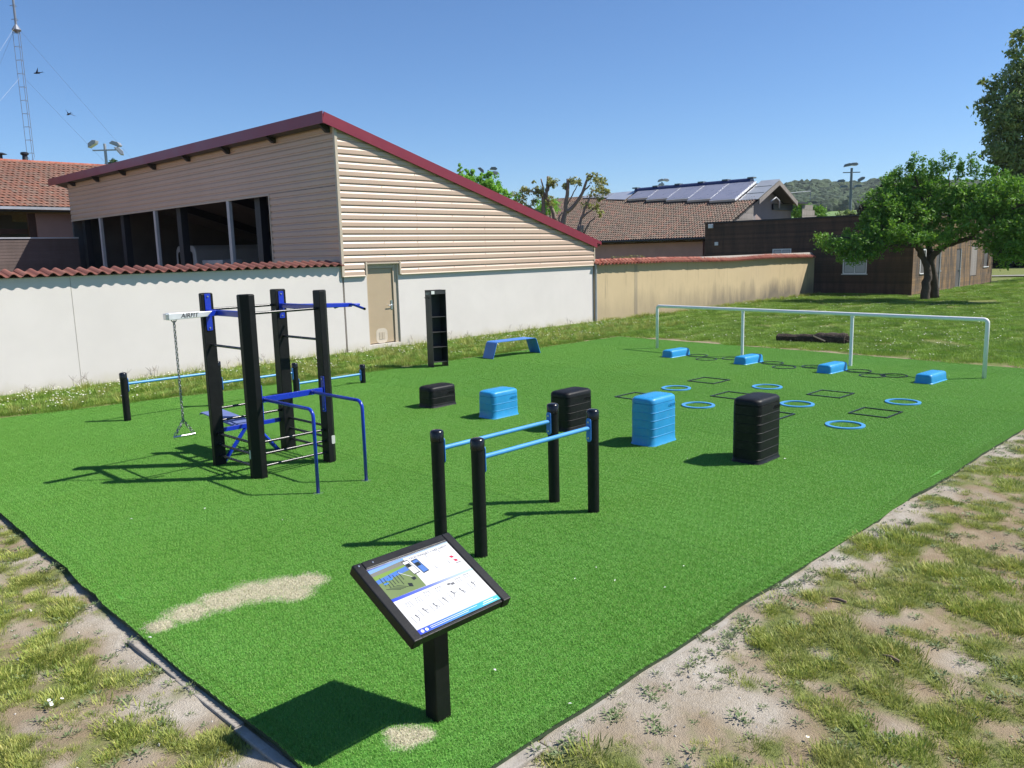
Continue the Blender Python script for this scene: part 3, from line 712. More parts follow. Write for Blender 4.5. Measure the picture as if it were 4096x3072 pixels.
# right-hand pull-up grips
b = MB(); b.box(dx-.028, dx+.028, .08, dy-.08, 1.955, 2.02); bm_ = b.build('cross_beam', M['royal'], t, bevel=.006)
plate(bm_, dx, dy-.079, 2.0, .075, .36, 'y'); plate(bm_, dx, .079, 2.0, .075, .36, 'y')
yg = .52
b = MB(); b.prism([(dx+.02, 1.955), (dx+.02, 2.02), (dx+.80, 1.985), (dx+.80, 1.93)], yg-.03, yg+.03, 'y'); ga = b.build('grip_arm', M['royal'], t, bevel=.006)
b = MB(); b.cyl((dx+.74, yg, 1.955), (dx+.94, yg, 1.955), .017, n=12); b.build('grip', M['royal'], t, auto=True)
for s in (-1, 1):
    b = MB(); b.tube([(dx+.77, yg, 1.965), (dx+.77, yg+s*.10, 1.965), (dx+.775, yg+s*.34, 1.915)], .017, 12); gr = b.build('grip', M['royal'], t, auto=True)
    b = MB(); b.cyl((dx+.775, yg+s*.335, 1.916), (dx+.776, yg+s*.352, 1.912), .0175, n=12); b.build('end_cap', M['cap'], gr)
    b = MB(); b.tube([(dx+.16, yg, 1.975), (dx+.16, yg+s*.30, 1.955)], .016, 12); b.build('grip', M['royal'], t, auto=True)
# dip bars
b = MB(); b.box(.085, dx-.085, -.055, -.015, .915, .985); db = b.build('dip_beam', M['royal'], t, bevel=.005)
plate(db, .080, -.035, .90, .07, .46, 'x'); plate(db, dx-.080, -.035, .90, .07, .46, 'x')
for x in (.10, .755):
    yl = 7.68-Y0; R = .09; path = [(x, -.05, .955)]
    for k in range(7):
        a = PI/2*k/6; path.append((x, yl+R-R*math.sin(a), .955-R+R*math.cos(a)))
    path.append((x, yl, 0.0))
    b = MB(); b.tube(path, .020, 14); dp = b.build('dip_bar', M['royal'], t, smooth=True)
    b = MB(); b.cyl((x, yl, -.003), (x, yl, .006), .055, n=16); b.build('foot_plate', M['steel'], dp)
# bench hooked to the rear side
zb = .44
b = MB(); b.box(.085, dx-.085, dy+.02, dy+.06, zb-.035, zb+.02); bb_ = b.build('bench_beam', M['royal'], t, bevel=.004)
b = MB(); b.prism([(dy+.06, zb-.02), (dy+.06, zb+.005), (dy+1.05, zb+.075), (dy+1.12, zb+.04), (dy+1.10, zb+.03), (dy+1.04, zb+.055)], .30, .62, 'x'); b.build('bench_board', basic('bench_board_blue', (0.13, 0.17, 0.36), 0.5, 0.1), t, bevel=.012)
for p, q in (((.44, dy+.045, zb-.03), (.10, dy+.045, .0)), ((.56, dy+.045, zb-.03), (.90, dy+.045, .0)), ((.46, dy+.95, zb+.04), (.46, dy+1.0, .0))):
    b = MB(); d = Vector(q)-Vector(p); b.tube([p, q], .030, 4); b.build('bench_leg', M['royal'], t, bevel=.003)
for p, zz, x in ((pR, .30, dx), (pF, .30, 0)):
    b = MB()
    if p is pR: b.prism([(x+.0+u, zz+v) for u, v in rpoly(.05, .11, .012, 3)], -.0785, -.0765, 'y')
    else: b.prism([(.0375+u, zz+v) for u, v in rpoly(.03, .11, .008, 3)], -.0785, -.0765, 'x')
    b.build('label_plate', M['plate'], p)
# chain and stirrup hanging from the arm
cx_, cy_ = X0+ax+.105, Y0+ym
t = thing('chain_stirrup', 'galvanised chain with a triangular metal stirrup hanging from the arm', 'chain', (cx_, cy_, .52))
def linkmesh():
    b = MB(); P = []
    for k in range(12):
        a = 2*PI*k/12; P.append((.0125*math.cos(a), 0, (.012 if math.sin(a) > 0 else -.012)*(abs(math.sin(a)) > .01)+.0110*math.sin(a)))
    P.append(P[0]); b.tube(P, .0056, 6, cap=False); me = b.mesh('chain_link', smooth=True); me.materials.append(M['chain']); return me
lm = linkmesh()
z = 1.89-.52; k = 0
while z > .19:
    link('chain_link', lm, None, t, (0, 0, z), (0, 0, (k % 2)*PI/2+.5)); z -= .0335; k += 1
for s in (-1, 1):
    for j in range(5):
        f = (j+.5)/5; link('chain_link', lm, None, t, (s*.115*f, 0, .19-.17*f), (0, -s*.6, (j % 2)*PI/2))
b = MB(); b.cyl((-.135, 0, .005), (.135, 0, .005), .014, n=12); b.build('foot_bar', M['steel'], t, auto=True)

# ---- kit rack
t = thing('kit_rack', 'tall anthracite open shelf rack standing beside the white wall', 'rack', (12.2, 14.36, 0), rz=math.radians(-13))
w, d, h, th = .39, .30, 1.79, .008
b = MB(); b.box(0, th, 0, d, 0, h); side = b.build('side_panel', M['rack'], t, bevel=.002)
b = MB(); b.box(w-th, w, 0, d, 0, h); b.build('side_panel', M['rack'], t, bevel=.002)
b = MB(); b.box(th+.001, w-th-.001, d-th, d, .12, h-.002); b.build('back_panel', M['rack'], t)
b = MB(); b.box(-.002, w+.002, -.002, d+.002, h+.001, h+.01); b.build('top_panel', M['rack'], t, bevel=.002)
for z in (.115, .465, .815, 1.17):
    b = MB(); b.box(th+.001, w-th-.001, .004, d-th-.001, z, z+.012); b.build('shelf', M['rack'], t, bevel=.001)
b = MB(); b.box(th+.001, w-th-.001, .003, .010, h-.085, h-.002); b.build('front_lip', M['rack'], t)
b = MB(); b.box(th+.004, .095, -.001, .002, h-.08, h-.008); b.build('label_plate', M['paper'], t)
me = text_mesh('AIRFIT', .085, .001, .1, .92); me.materials.append(M['lettergrey']); link('lettering', me, None, side, (-.0015, d/2+.01, h-.075), (PI/2, 0, -PI/2))
for y in (.07, .24):
    b = MB(); b.tube([(0, y, h-.165), (-.035, y, h-.172), (-.05, y-.015, h-.155)], .007, 8); b.build('hook', M['cap'], t, smooth=True)

# ---- bent sheet bench
t = thing('bench', 'low blue bent sheet metal bench with splayed ends', 'bench', (14.84, 14.36, 0), rz=math.radians(-6))
prof = []
def arc(cx, cz, r, a0, a1, n=6): return [(cx+r*math.cos(math.radians(a0+(a1-a0)*k/n)), cz+r*math.sin(math.radians(a0+(a1-a0)*k/n))) for k in range(n+1)]
outer = [(-.80, 0.0)]+arc(-.60, .345, .075, 165, 90)+arc(.60, .345, .075, 90, 15)+[(.80, 0.0)]
inner = [(.788, 0.0)]+arc(.60, .345, .063, 15, 90)+arc(-.60, .345, .063, 90, 165)+[(-.788, 0.0)]
b = MB(); b.prism(outer+inner, -.21, .21, 'y'); b.build('seat_sheet', M['bench'], t, auto=True)
for y in (-.12, .10): b = MB(); b.box(-.001, .001, y, y+.012, -.05, .05); b.build('slot', M['paper'], t, loc=(.7005, 0, .29), rot=(0, math.radians(-22), 0))

# ---- low blue step blocks
gs = 'four low blue step blocks under the white rail'
lab = ['low blue step block beside the rail end post near the ochre wall', 'low blue step block in front of the second rail post', 'low blue step block in front of the third rail post', 'low blue step block by the rail end post on the open lawn side']
for (x, y), lb in zip(((16.98, 10.83), (16.83, 8.82), (16.58, 6.80), (16.36, 4.83)), lab):
    t = thing('step_block', lb, 'step block', (x, y, 0), gs, math.radians(-4))
    b = MB(); outline_stack(b, [(-.01, .80, .36, .05), (.01, .785, .345, .05), (.022, .765, .315, .05), (.12, .75, .30, .05), (.155, .735, .285, .05), (.172, .70, .25, .05), (.180, .62, .19, .04), (.183, .4, .1, .02)]); b.build('body', M['boxblue'], t, auto=True)
    b = MB()
    for i in range(13):
        for j in range(4):
            u, v = (i-6)*.05, (j-1.5)*.05+.01*(i % 2); b.add([(u-.009, v, .179), (u, v-.009, .179), (u+.009, v, .179), (u, v+.009, .179), (u, v, .187)], [(0, 1, 4), (1, 2, 4), (2, 3, 4), (3, 0, 4)])
    tag(b.build('tread', M['boxblue'], t), kind='stuff')
# ---- white rail
P = [Vector((18.05, 12.1, 0)), Vector((17.80, 9.50, 0)), Vector((17.53, 6.80, 0)), Vector((17.24, 4.15, 0))]
t = thing('leaning_rail', 'long white tubular rail on four posts at the far carpet edge', 'rail', P[0])
hr = 1.125; q = [p-P[0] for p in P]; dr = (q[3]-q[0]).normalized(); R = .07
path = [q[0]+Vector((0, 0, -.05))]
for k in range(6): a = PI/2*k/5; path.append(q[0]+dr*(R-R*math.cos(a))+Vector((0, 0, hr-R+R*math.sin(a))))
for k in range(6): a = PI/2*k/5; path.append(q[3]-dr*(R-R*math.sin(a))+Vector((0, 0, hr-R+R*math.cos(a))))
path.append(q[3]+Vector((0, 0, -.05)))
b = MB(); b.tube(path, .039, 14); b.build('rail_tube', M['whitepaint'], t, smooth=True)
for v in q[1:3]:
    b = MB(); b.cyl(v+Vector((0, 0, -.05)), v+Vector((0, 0, hr-.02)), .036, n=14); p = b.build('post', M['whitepaint'], t, auto=True)
    b = MB(); b.cyl(v+Vector((0, 0, hr-.07)), v+Vector((0, 0, hr-.025)), .043, n=14); b.build('collar', M['whitepaint'], p, auto=True)
# ---- rings and squares lying in the carpet
def ring(name, x, y, r0, r1, z, mat, label, cat, group):
    b = MB(); n = 40
    prof = [(r0, -.004), (r0, z-.002), (r0+.004, z), (r1-.004, z), (r1, z-.002), (r1, -.004)]
    for k in range(n):
        a = 2*PI*k/n
        for r, zz in prof: b.v.append((r*math.cos(a), r*math.sin(a), zz))
    m_ = len(prof)
    for k in range(n):
        for j in range(m_-1): b.f.append((k*m_+j, ((k+1) % n)*m_+j, ((k+1) % n)*m_+j+1, k*m_+j+1)); b.m.append(0)
    o = b.build(name, mat, loc=(x, y, 0)); tag(o, label, cat, group); return o
RG = 'light blue agility rings set in the carpet'; lb = 'flat light blue agility ring set flush in the green carpet'
for x, y, w in ((12.92, 8.235, 'middle row, wall side'), (14.0, 6.95, 'row next to the step blocks, wall side'), (11.69, 7.02, 'row next to the jump boxes, wall side'), (12.72, 5.78, 'middle row, bare earth side'), (13.87, 4.50, 'row next to the step blocks, bare earth side'), (11.60, 4.54, 'row next to the jump boxes, bare earth side')):
    ring('agility_ring', x, y, .220, .273, .026, M['barblue'], 'flat light blue ring in the '+w, 'ring', RG)
DG = 'thin dark rings between the step blocks'
gaps = ['first and second', 'second and third', 'third and last']; spots = ['nearest the rail', 'nearest the squares', 'nearest the next block']
for ii, px in enumerate(((467, 207), (555, 241), (812, 236), (1200, 280), (1318, 321), (1608, 318), (2050, 360), (2185, 405), (2400, 405))):
    p = g(2600+px[0]*.4069, 1340+px[1]*.4069)
    ring('floor_ring', p.x, p.y, .222, .250, .021, M['rung'], 'thin dark ring between %s step blocks, %s' % (gaps[ii//3], spots[ii % 3]), 'ring', DG)
SG = 'thin dark squares let into the carpet'
for x, y, wr in ((14.06, 8.21, 'row next to the step blocks, wall side'), (13.94, 5.73, 'row next to the step blocks, bare earth side'), (12.75, 4.53, 'middle row, bare earth side'), (12.84, 6.99, 'middle row, wall side'), (11.80, 8.31, 'row next to the jump boxes, wall side'), (11.64, 5.75, 'row next to the jump boxes, bare earth side')):
    b = MB(); s = .30; w = .012
    for r in (s, ):
        b.box(-s, s, -s, -s+w*2, -.004, .023); b.box(-s, s, s-w*2, s, -.004, .023); b.box(-s, -s+w*2, -s+w*2+.001, s-w*2-.001, -.004, .0225); b.box(s-w*2, s, -s+w*2+.001, s-w*2-.001, -.004, .0225)
    o = b.build('floor_square', M['rung'], loc=(x, y, 0), rot=(0, 0, math.radians(-2))); tag(o, 'thin dark square frame in the '+wr, 'square', SG)

# ---- information lectern
t = thing('information_sign', 'black framed tilted information panel on a black square post', 'sign', (2.735, 3.305, 0))
tilt = math.radians(27.6); zc = .805
b = MB(); b.box(-.052, .052, -.052, .052, -.05, .775); b.build('post', M['black'], t, bevel=.005)
RT = (tilt, 0, 0); LC = (0, 0, zc)
def pan(mb, name, mat, parent=None, **k): return mb.build(name, mat, parent or t, loc=LC, rot=RT, **k)
b = MB(); b.box(-.30, .30, -.262, .245, -.028, -.004); tray = pan(b, 'back_tray', M['black'], bevel=.003)
b = MB(); b.box(-.352, -.293, -.292, .292, -.055, .008); pan(b, 'frame_bar', M['black'], bevel=.006)
b = MB(); b.box(.293, .352, -.292, .292, -.055, .008); pan(b, 'frame_bar', M['black'], bevel=.006)
b = MB(); b.box(-.2925, .2925, .236, .292, -.055, .008); pan(b, 'frame_bar', M['black'], bevel=.006)
b = MB(); b.box(-.2925, .2925, -.286, -.267, -.055, -.002); pan(b, 'frame_bar', M['black'], bevel=.004)
b = MB(); b.box(-.2915, .2915, -.266, .2345, -.0039, -.0005); sheet = pan(b, 'printed_sheet', basic('print_white', (0.62, 0.62, 0.62), 0.28, 0.02, spec=0.5))
b = MB(); b.box(-.2925, .2925, .229, .2355, -.003, .003); pan(b, 'steel_strip', M['steel'])
for u, v in ((-.23, .265), (-.32, .27)):
    b = MB(); b.lathe([(.006, 0), (.006, .003), (.003, .005)], 8, (u, v, .008)); pan(b, 'screw', M['steel'])
def flat(name, col=None, mat=None, rough=.3):
    return basic(name, col, rough, .03) if col else mat
def grad(name, stops):
    m, n, l, bs = newmat(name); tc = n.new('ShaderNodeTexCoord'); sp = n.new('ShaderNodeSeparateXYZ'); l.new(tc.outputs['Object'], sp.inputs[0])
    l.new(ramp(n, l, maprange(n, l, sp.outputs[0], -.29, .29), stops), bs.inputs['Base Color']); bs.inputs['Roughness'].default_value = .3; return m
def UV(fu, fv): return -.2915+.583*fu, .2345-.5005*fv
def rect(mb, f0, v0, f1, v1, z=.0003, mi=0):
    a = UV(f0, v0); c = UV(f1, v1); mb.add([(a[0], c[1], z), (c[0], c[1], z), (c[0], a[1], z), (a[0], a[1], z)], [(0, 1, 2, 3)], mi)
def poly(mb, pts, z, mi=0): mb.add([UV(*p)+(z,) for p in pts], [tuple(range(len(pts)))], mi)
def sub(mb, name, mats): 
    o = mb.build(name, mats, sheet, fix=False)
    return o
GR = grad('print_band', [(0, (0.03, 0.05, 0.42)), (.35, (0.05, 0.16, 0.50)), (.75, (0.06, 0.36, 0.58)), (1, (0.08, 0.45, 0.45))])
b = MB(); rect(b, 0, .935, 1, 1.0); sub(b, 'bottom_band', [GR])
b = MB(); rect(b, 0, .855, 1, .934); sub(b, 'grey_band', [flat('print_grey', (0.50, 0.51, 0.51))])
b = MB(); poly(b, [(0, .47), (0, .51), (1, .505), (1, .478)], .0004); sub(b, 'middle_band', [grad('print_band2', [(0, (0.03, 0.06, 0.45)), (.45, (0.12, 0.16, 0.42)), (.7, (0.33, 0.38, 0.50)), (1, (0.36, 0.52, 0.54))])])
b = MB(); rect(b, 0, 0, 1, .018); sub(b, 'top_band', [grad('print_band3', [(0, (0.05, 0.04, 0.3)), (.5, (0.25, 0.4, 0.62)), (1, (0.42, 0.6, 0.62))])])
pm = [flat('p_sky', (0.16, 0.30, 0.58)), flat('p_trees', (0.17, 0.17, 0.14)), flat('p_green', (0.16, 0.26, 0.05)), flat('p_blue', (0.07, 0.16, 0.42)), flat('p_lawn', (0.14, 0.19, 0.07)), flat('p_dark', (0.015, 0.02, 0.02)), flat('p_mid', (0.04, 0.18, 0.55)), flat('p_pale', (0.6, 0.6, 0.58))]
b = MB(); z = .0004
rect(b, 0, .019, .42, .07, z, 0); poly(b, [(0, .07), (.42, .04), (.42, .10), (0, .12)][::-1], z+.0001, 1); poly(b, [(0, .12), (.42, .085), (.42, .15), (0, .19)][::-1], z, 2)
poly(b, [(0, .18), (.42, .125), (.42, .19), (0, .235)][::-1], z+.0001, 3); poly(b, [(0, .225), (.42, .175), (.42, .469), (0, .469)][::-1], z, 4)
for k in range(7):
    u = .05+.035*k; v = .16+.02*(k % 3); rect(b, u, v, u+.007, v+.13+.02*(k % 2), z+.0003, 5)
rect(b, .11, .21, .17, .235, z+.0004, 6); rect(b, .05, .25, .10, .27, z+.0004, 6); rect(b, .2, .16, .26, .17, z+.0004, 6)
for k in range(4): poly(b, [(.03+.04*k, .33), (.16+.03*k, .40), (.165+.03*k, .395), (.035+.04*k, .325)], z+.0003, 5)
poly(b, [(.34, .30), (.385, .30), (.39, .335), (.35, .345)], z+.0004, 5); poly(b, [(.27, .35), (.31, .37), (.30, .42), (.26, .40)], z+.0004, 5)
poly(b, [(.26, .18), (.36, .295), (.363, .29), (.263, .175)], z+.0004, 7)
sub(b, 'printed_picture', pm)
b = MB(); z = .0009
def phone(u, v, mi0, mi1):
    poly(b, [(u, v), (u+.075, v-.005), (u+.10, v+.21), (u+.025, v+.22)][::-1], z, mi0); poly(b, [(u+.006, v+.012), (u+.069, v+.007), (u+.093, v+.20), (u+.029, v+.208)][::-1], z+.0002, mi1)
    poly(b, [(u+.012, v+.05), (u+.066, v+.046), (u+.072, v+.10), (u+.018, v+.105)][::-1], z+.0004, 5)
phone(.375, .06, 5, 7); phone(.475, .085, 5, 3)
sub(b, 'printed_phone', pm)
b = MB()
def ln(p, q, w=.004, mi=0):
    a, c = Vector(UV(*p)), Vector(UV(*q)); d = (c-a); s = Vector((-d.y, d.x)).normalized()*w/2*.58
    b.add([(a.x-s.x, a.y-s.y, .0006), (c.x-s.x, c.y-s.y, .0006), (c.x+s.x, c.y+s.y, .0006), (a.x+s.x, a.y+s.y, .0006)], [(0, 1, 2, 3)], mi)
# corner marks where the code was printed, equipment icons, little figures, text lines
for cu, cv, su, sv in ((.665, .07, 1, 1), (.835, .07, -1, 1), (.665, .30, 1, -1), (.835, .30, -1, -1)):
    ln((cu, cv), (cu+.035*su, cv), .003); ln((cu, cv), (cu, cv+.045*sv), .003)
for cu, cv in ((.12, .60), (.24, .585), (.36, .555), (.50, .56), (.76, .545), (.88, .535)):
    for k in range(3): ln((cu+.025*k-.02, cv-.02), (cu+.03*k-.03, cv+.055), .0024)
    ln((cu-.03, cv-.01), (cu+.05, cv-.03+.02*(cu > .3)), .0026)
rect(b, .62, .55, .655, .575, .0006); rect(b, .66, .56, .70, .59, .0006)
for k, (cu, cv) in enumerate(((.10, .80), (.21, .76), (.34, .755), (.47, .735), (.60, .70), (.70, .71), (.87, .69))):
    a = UV(cu, cv-.035); b.add([(a[0]+.006*math.cos(i*PI/3), a[1]+.006*math.sin(i*PI/3), .0006) for i in range(6)], [tuple(range(6))])
    ln((cu, cv-.025), (cu+.012, cv+.012), .009); ln((cu+.012, cv+.012), (cu-.012+.03*(k % 2), cv+.045), .006); ln((cu+.003, cv-.015), (cu+.04, cv-.03+.03*(k % 3)), .005)
    ln((cu-.05, cv-.05), (cu-.045, cv+.06), .0025)
for cu, cv in ((.16, .52), (.28, .525), (.40, .52), (.55, .52), (.72, .52), (.86, .52)): ln((cu-.04, cv), (cu+.04, cv), .004, 1)
for r in range(3):
    for u0 in (.03, .27, .55): ln((u0, .868+.018*r), (u0+.09-.02*r, .868+.018*r), .004, 1)
ln((.14, .955), (.72, .955), .004, 2); ln((.14, .975), (.60, .975), .004, 2); ln((.80, .955), (.93, .955), .007, 2); ln((.78, .978), (.97, .978), .006, 2)
for u in (.045, .095):
    a = UV(u, .968); b.add([(a[0]+.010*math.cos(i*PI/4), a[1]+.010*math.sin(i*PI/4), .0007) for i in range(8)], [tuple(range(8))], 2)
for u0, v0 in ((.885, .21), (.897, .275)): poly(b, [(u0, v0), (u0+.035, v0+.004), (u0+.045, v0+.035), (u0+.01, v0+.035)][::-1], .0006, 3)
ln((.885, .335), (.965, .335), .007, 0)
tag(sub(b, 'printed_icons', [flat('p_ink', (0.13, 0.13, 0.135)), flat('p_lightink', (0.5, 0.5, 0.5)), flat('p_white', (0.8, 0.8, 0.8)), flat('p_red', (0.55, 0.02, 0.06))]), kind='stuff')
me = text_mesh('TÉLÉCHARGEZ L\'APP AIRFIT', .0185, 0, 0, 1.25); me.materials.append(flat('p_title', (0.22, 0.22, 0.23))); u, v = UV(.735, .045); link('lettering', me, None, sheet, (u-.01, v-.006, .0008))

# ---- log and small loose things
a, c = g(3110, 1365), g(3385, 1378)
t = thing('fallen_log', 'dark rotten fallen log lying in the grass behind the white rail', 'log', ((a.x+c.x)/2, (a.y+c.y)/2, 0))
d = Vector((c.x-a.x, c.y-a.y, 0)); b = MB(); N = 22; k0 = 14
for i in range(N+1):
    f = i/N; p = d*(f-.5); r = .115+.035*f+(.05 if f > .58 else 0)+.05*max(0, f-.85)
    s = d.normalized().cross(Vector((0, 0, 1)))
    for k in range(k0):
        th = 2*PI*k/k0; rr = r*(1+.22*noise.noise(Vector((f*9, math.cos(th)*1.6, math.sin(th)*1.6)))+.10*noise.noise(Vector((f*30, math.cos(th)*5, math.sin(th)*5))))
        b.v.append(tuple(p+s*rr*math.cos(th)+Vector((0, 0, .10+rr*math.sin(th)))))
for i in range(N):
    for k in range(k0): b.f.append((i*k0+k, i*k0+(k+1) % k0, (i+1)*k0+(k+1) % k0, (i+1)*k0+k)); b.m.append(0)
b.f += [tuple(range(k0)), tuple(N*k0+k0-1-k for k in range(k0))]; b.m += [0, 0]
b.build('trunk', M['log'], t, auto=True)
b = MB()
for _ in range(26):
    th = U(0, 6.28); p = d*.5+s*.15*math.cos(th)*U(.3, 1.2)+Vector((0, 0, .12+.16*math.sin(th)*U(.3, 1.1))); q = p+d.normalized()*U(.05, .22)+Vector((U(-.05, .05), U(-.05, .05), U(-.06, .09))); b.tube([p-d.normalized()*.1, q], [.03, .006], 5)
tag(b.build('root_stubs', M['log'], t, smooth=True), kind='stuff')
b = MB(); n_ = -s if (s.x+s.y) > 0 else s
b.tube([d*.06+n_*.17+Vector((0, 0, .21)), d*.24+n_*.22+Vector((0, 0, .09))], [.018, .022], 5); b.build('split_branch', M['splinter'], t)
sk = [(3600, 2655, 3530, 2625), (3385, 2415, 3320, 2398)]
for i, (x0, y0, x1, y1) in enumerate(sk):
    p, q = g(x0, y0), g(x1, y1); mid = (p+q)/2; b = MB(); v = (q-p)
    b.tube([-v*.5+Vector((0, 0, .012)), Vector((.006, .004, .016)), v*.5+Vector((0, 0, .010))], [.010, .012, .005], 6)
    o = b.build('stick', M['stick'], loc=(mid.x, mid.y, 0)); tag(o, ['short thick brown stick on bare earth among grass tufts', 'thin brown twig on pebbly earth near the carpet edge', 'small twig lying on pale sand beside the carpet'][i], 'stick')
b = MB()
for x, y in ((525, 2076), (1130, 2080), (820, 2034), (1545, 2415), (2300, 2315), (2460, 2322), (2660, 2350), (2830, 1545), (1700, 2430), (2750, 1835), (3140, 1835), (2280, 2815), (600, 2550), (2385, 2270), (1980, 2680), (2735, 2265)):
    p = g(x, y, .02); r = U(.008, .02); a = U(0, 6.28); b.add([(p.x+r*math.cos(a), p.y+r*math.sin(a), .022), (p.x+r*.5*math.cos(a+1.5), p.y+r*.5*math.sin(a+1.5), .026), (p.x-r*math.cos(a), p.y-r*math.sin(a), .023), (p.x-r*.5*math.cos(a+1.5), p.y-r*.5*math.sin(a+1.5), .025)], [(0, 1, 2, 3)])
tag(b.build('petals', M['paper'], fix=False), 'tiny pale petals scattered on the green carpet', 'petals', kind='stuff')

# ------------------------------------------------------------------ buildings and walls
def clip(poly, a, b_, c):                         # keep a*x+b*z <= c
    out = []
    for i in range(len(poly)):
        p, q = poly[i], poly[(i+1) % len(poly)]; dp, dq = a*p[0]+b_*p[1]-c, a*q[0]+b_*q[1]-c
        if dp <= 0: out.append(p)
        if (dp < 0 < dq) or (dq < 0 < dp): k = dp/(dp-dq); out.append((p[0]+k*(q[0]-p[0]), p[1]+k*(q[1]-p[1])))
    return out
PER = 0.19
PROF = [(0.0, 0.036), (0.103, 0.036), (0.146, 0.010), (0.180, 0.010), (0.19, 0.036)]     # (height in period, how far proud)
def clad(mb, a0, a1, z0, z1, to3, line=None, zref=2.10):
    k = math.floor((z0-zref)/PER)
    while zref+k*PER < z1:
        for (h0, d0), (h1, d1) in zip(PROF, PROF[1:]):
            za, zb = zref+k*PER+h0, zref+k*PER+h1
            pl = [(a0, za), (a1, za), (a1, zb), (a0, zb)]
            pl = clip(pl, 0, -1, -z0); pl = clip(pl, 0, 1, z1) if pl else pl
            if pl and line: pl = clip(pl, *line)
            if len(pl) < 3: continue
            ar = sum(pl[i][0]*pl[(i+1) % len(pl)][1]-pl[(i+1) % len(pl)][0]*pl[i][1] for i in range(len(pl)))
            if abs(ar) < 1e-6: continue
            vs = [to3(u, z, d0+(d1-d0)*(z-za)/(zb-za)) for u, z in pl]; mb.add(vs, [tuple(range(len(vs)))])
        k += 1
SL = 0.2935
def under(x): return 6.05-SL*(x-12.28)            # lower edge of the verge
shed = thing('metal_shed', 'beige ribbed metal shed with maroon monopitch roof edge', 'building', (12.71, 18.6, 0))
SX, SY = 12.71, 18.6
def L3(x, y, z): return (x-SX, y-SY, z)
roofline = (SL, 1.0, 6.05+0.16+SL*12.28)
gab = lambda u, z, d: L3(u, 18.575-d, z)
for a0, a1 in ((12.755, 15.36), (15.362, 18.10), (18.102, 20.67), (20.672, 23.585)):
    b = MB()
    if a0 < 13: 
        clad(b, a0, a1, 2.435, 6.2, gab, roofline); clad(b, a0, 13.44, 2.10, 2.434, gab); clad(b, 14.67, a1, 2.10, 2.434, gab)
    else: clad(b, a0, a1, 2.10, 6.2, gab, roofline)
    sh = b.build('cladding_sheet', M['clad'], shed, fix=False)
    b = MB()                                      # fixing screws
    for xs_ in ([14.14] if a0 < 13 else [16.73] if a0 < 16 else [19.41] if a0 < 19 else [22.2])+[a1-.03]:
        z = 2.10+.13
        while z < under(xs_)-.05:
            if not (xs_ < 14.7 and z < 2.44): b.lathe([(.011, 0), (.008, .007)], 6, (0, 0, 0)); k = len(b.v)-12; b.v[k:] = [L3(xs_+v[0], 18.539-v[2], z+v[1]) for v in b.v[k:]]
            z += PER*(2 if int(z/PER) % 2 else 1)
    tag(b.build('screw', M['darksteel'], sh, fix=False), kind='stuff')
fac = lambda u, z, d: L3(12.735-d, u, z)
for (y0, y1, z0, z1) in ((18.62, 22.08, 2.1, 4.49), (18.62, 25.4, 4.5, 6.12), (25.402, 32.1, 4.5, 6.12), (32.102, 38.9, 4.5, 6.12)):
    b = MB(); clad(b, y0, y1, z0, z1, fac); b.build('cladding_sheet', M['clad'], shed, fix=False)
b = MB(); b.box(*sum(zip(L3(12.67, 18.53, 2.08), L3(12.75, 18.615, 6.02)), ())); b.build('corner_flashing', M['trim'], shed)
b = MB(); b.box(*sum(zip(L3(23.59, 18.535, 2.08), L3(23.64, 18.62, 2.80)), ())); b.build('corner_flashing', M['trim'], shed)
for x0, x1 in ((12.70, 13.44), (14.67, 23.60)):
    b = MB(); b.prism([(18.515-SY, 2.075), (18.60-SY, 2.075), (18.60-SY, 2.145), (18.575-SY, 2.145), (18.515-SY, 2.085)], x0-SX, x1-SX, 'x'); b.build('drip_flashing', M['trim'], shed)
for x in (13.44, 14.62):
    b = MB(); b.box(*sum(zip(L3(x, 18.52, 2.09), L3(x+.05, 18.60, 2.46)), ())); b.build('door_flashing', M['trim'], shed)
b = MB(); b.box(*sum(zip(L3(13.50, 18.53, 2.40), L3(14.61, 18.60, 2.436)), ())); b.build('door_flashing', M['trim'], shed)
b = MB(); b.box(*sum(zip(L3(12.685, 22.08, 4.455), L3(12.74, 38.9, 4.50)), ())); b.build('window_head', M['trim'], shed)
b = MB(); b.box(*sum(zip(L3(12.685, 22.08, 1.9), L3(12.74, 22.13, 4.452)), ())); b.build('window_jamb', M['trim'], shed)
# lower masonry of the gable, other walls, floor
b = MB(); b.box(*sum(zip(L3(12.76, 18.60, -.05), L3(13.50, 18.80, 2.40)), ())); b.box(*sum(zip(L3(14.60, 18.60, -.05), L3(23.60, 18.80, 2.40)), ())); b.box(*sum(zip(L3(13.50, 18.602, -.05), L3(14.60, 18.802, .145)), ())); b.box(*sum(zip(L3(13.50, 18.61, 2.39), L3(14.60, 18.80, 2.40)), ()))
b.build('masonry', M['whitewall'], shed)
b = MB(); b.box(*sum(zip(L3(23.42, 18.81, 0), L3(23.58, 38.9, 2.75)), ())); b.box(*sum(zip(L3(12.76, 38.9, 0), L3(23.58, 39.05, 5.9)), ()))
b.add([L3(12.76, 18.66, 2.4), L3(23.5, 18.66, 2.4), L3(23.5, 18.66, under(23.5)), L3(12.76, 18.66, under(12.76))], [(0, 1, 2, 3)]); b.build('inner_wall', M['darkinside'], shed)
b = MB(); b.box(*sum(zip(L3(12.76, 18.81, -.04), L3(23.4, 38.89, .03)), ())); b.build('floor_slab', M['concrete'], shed)
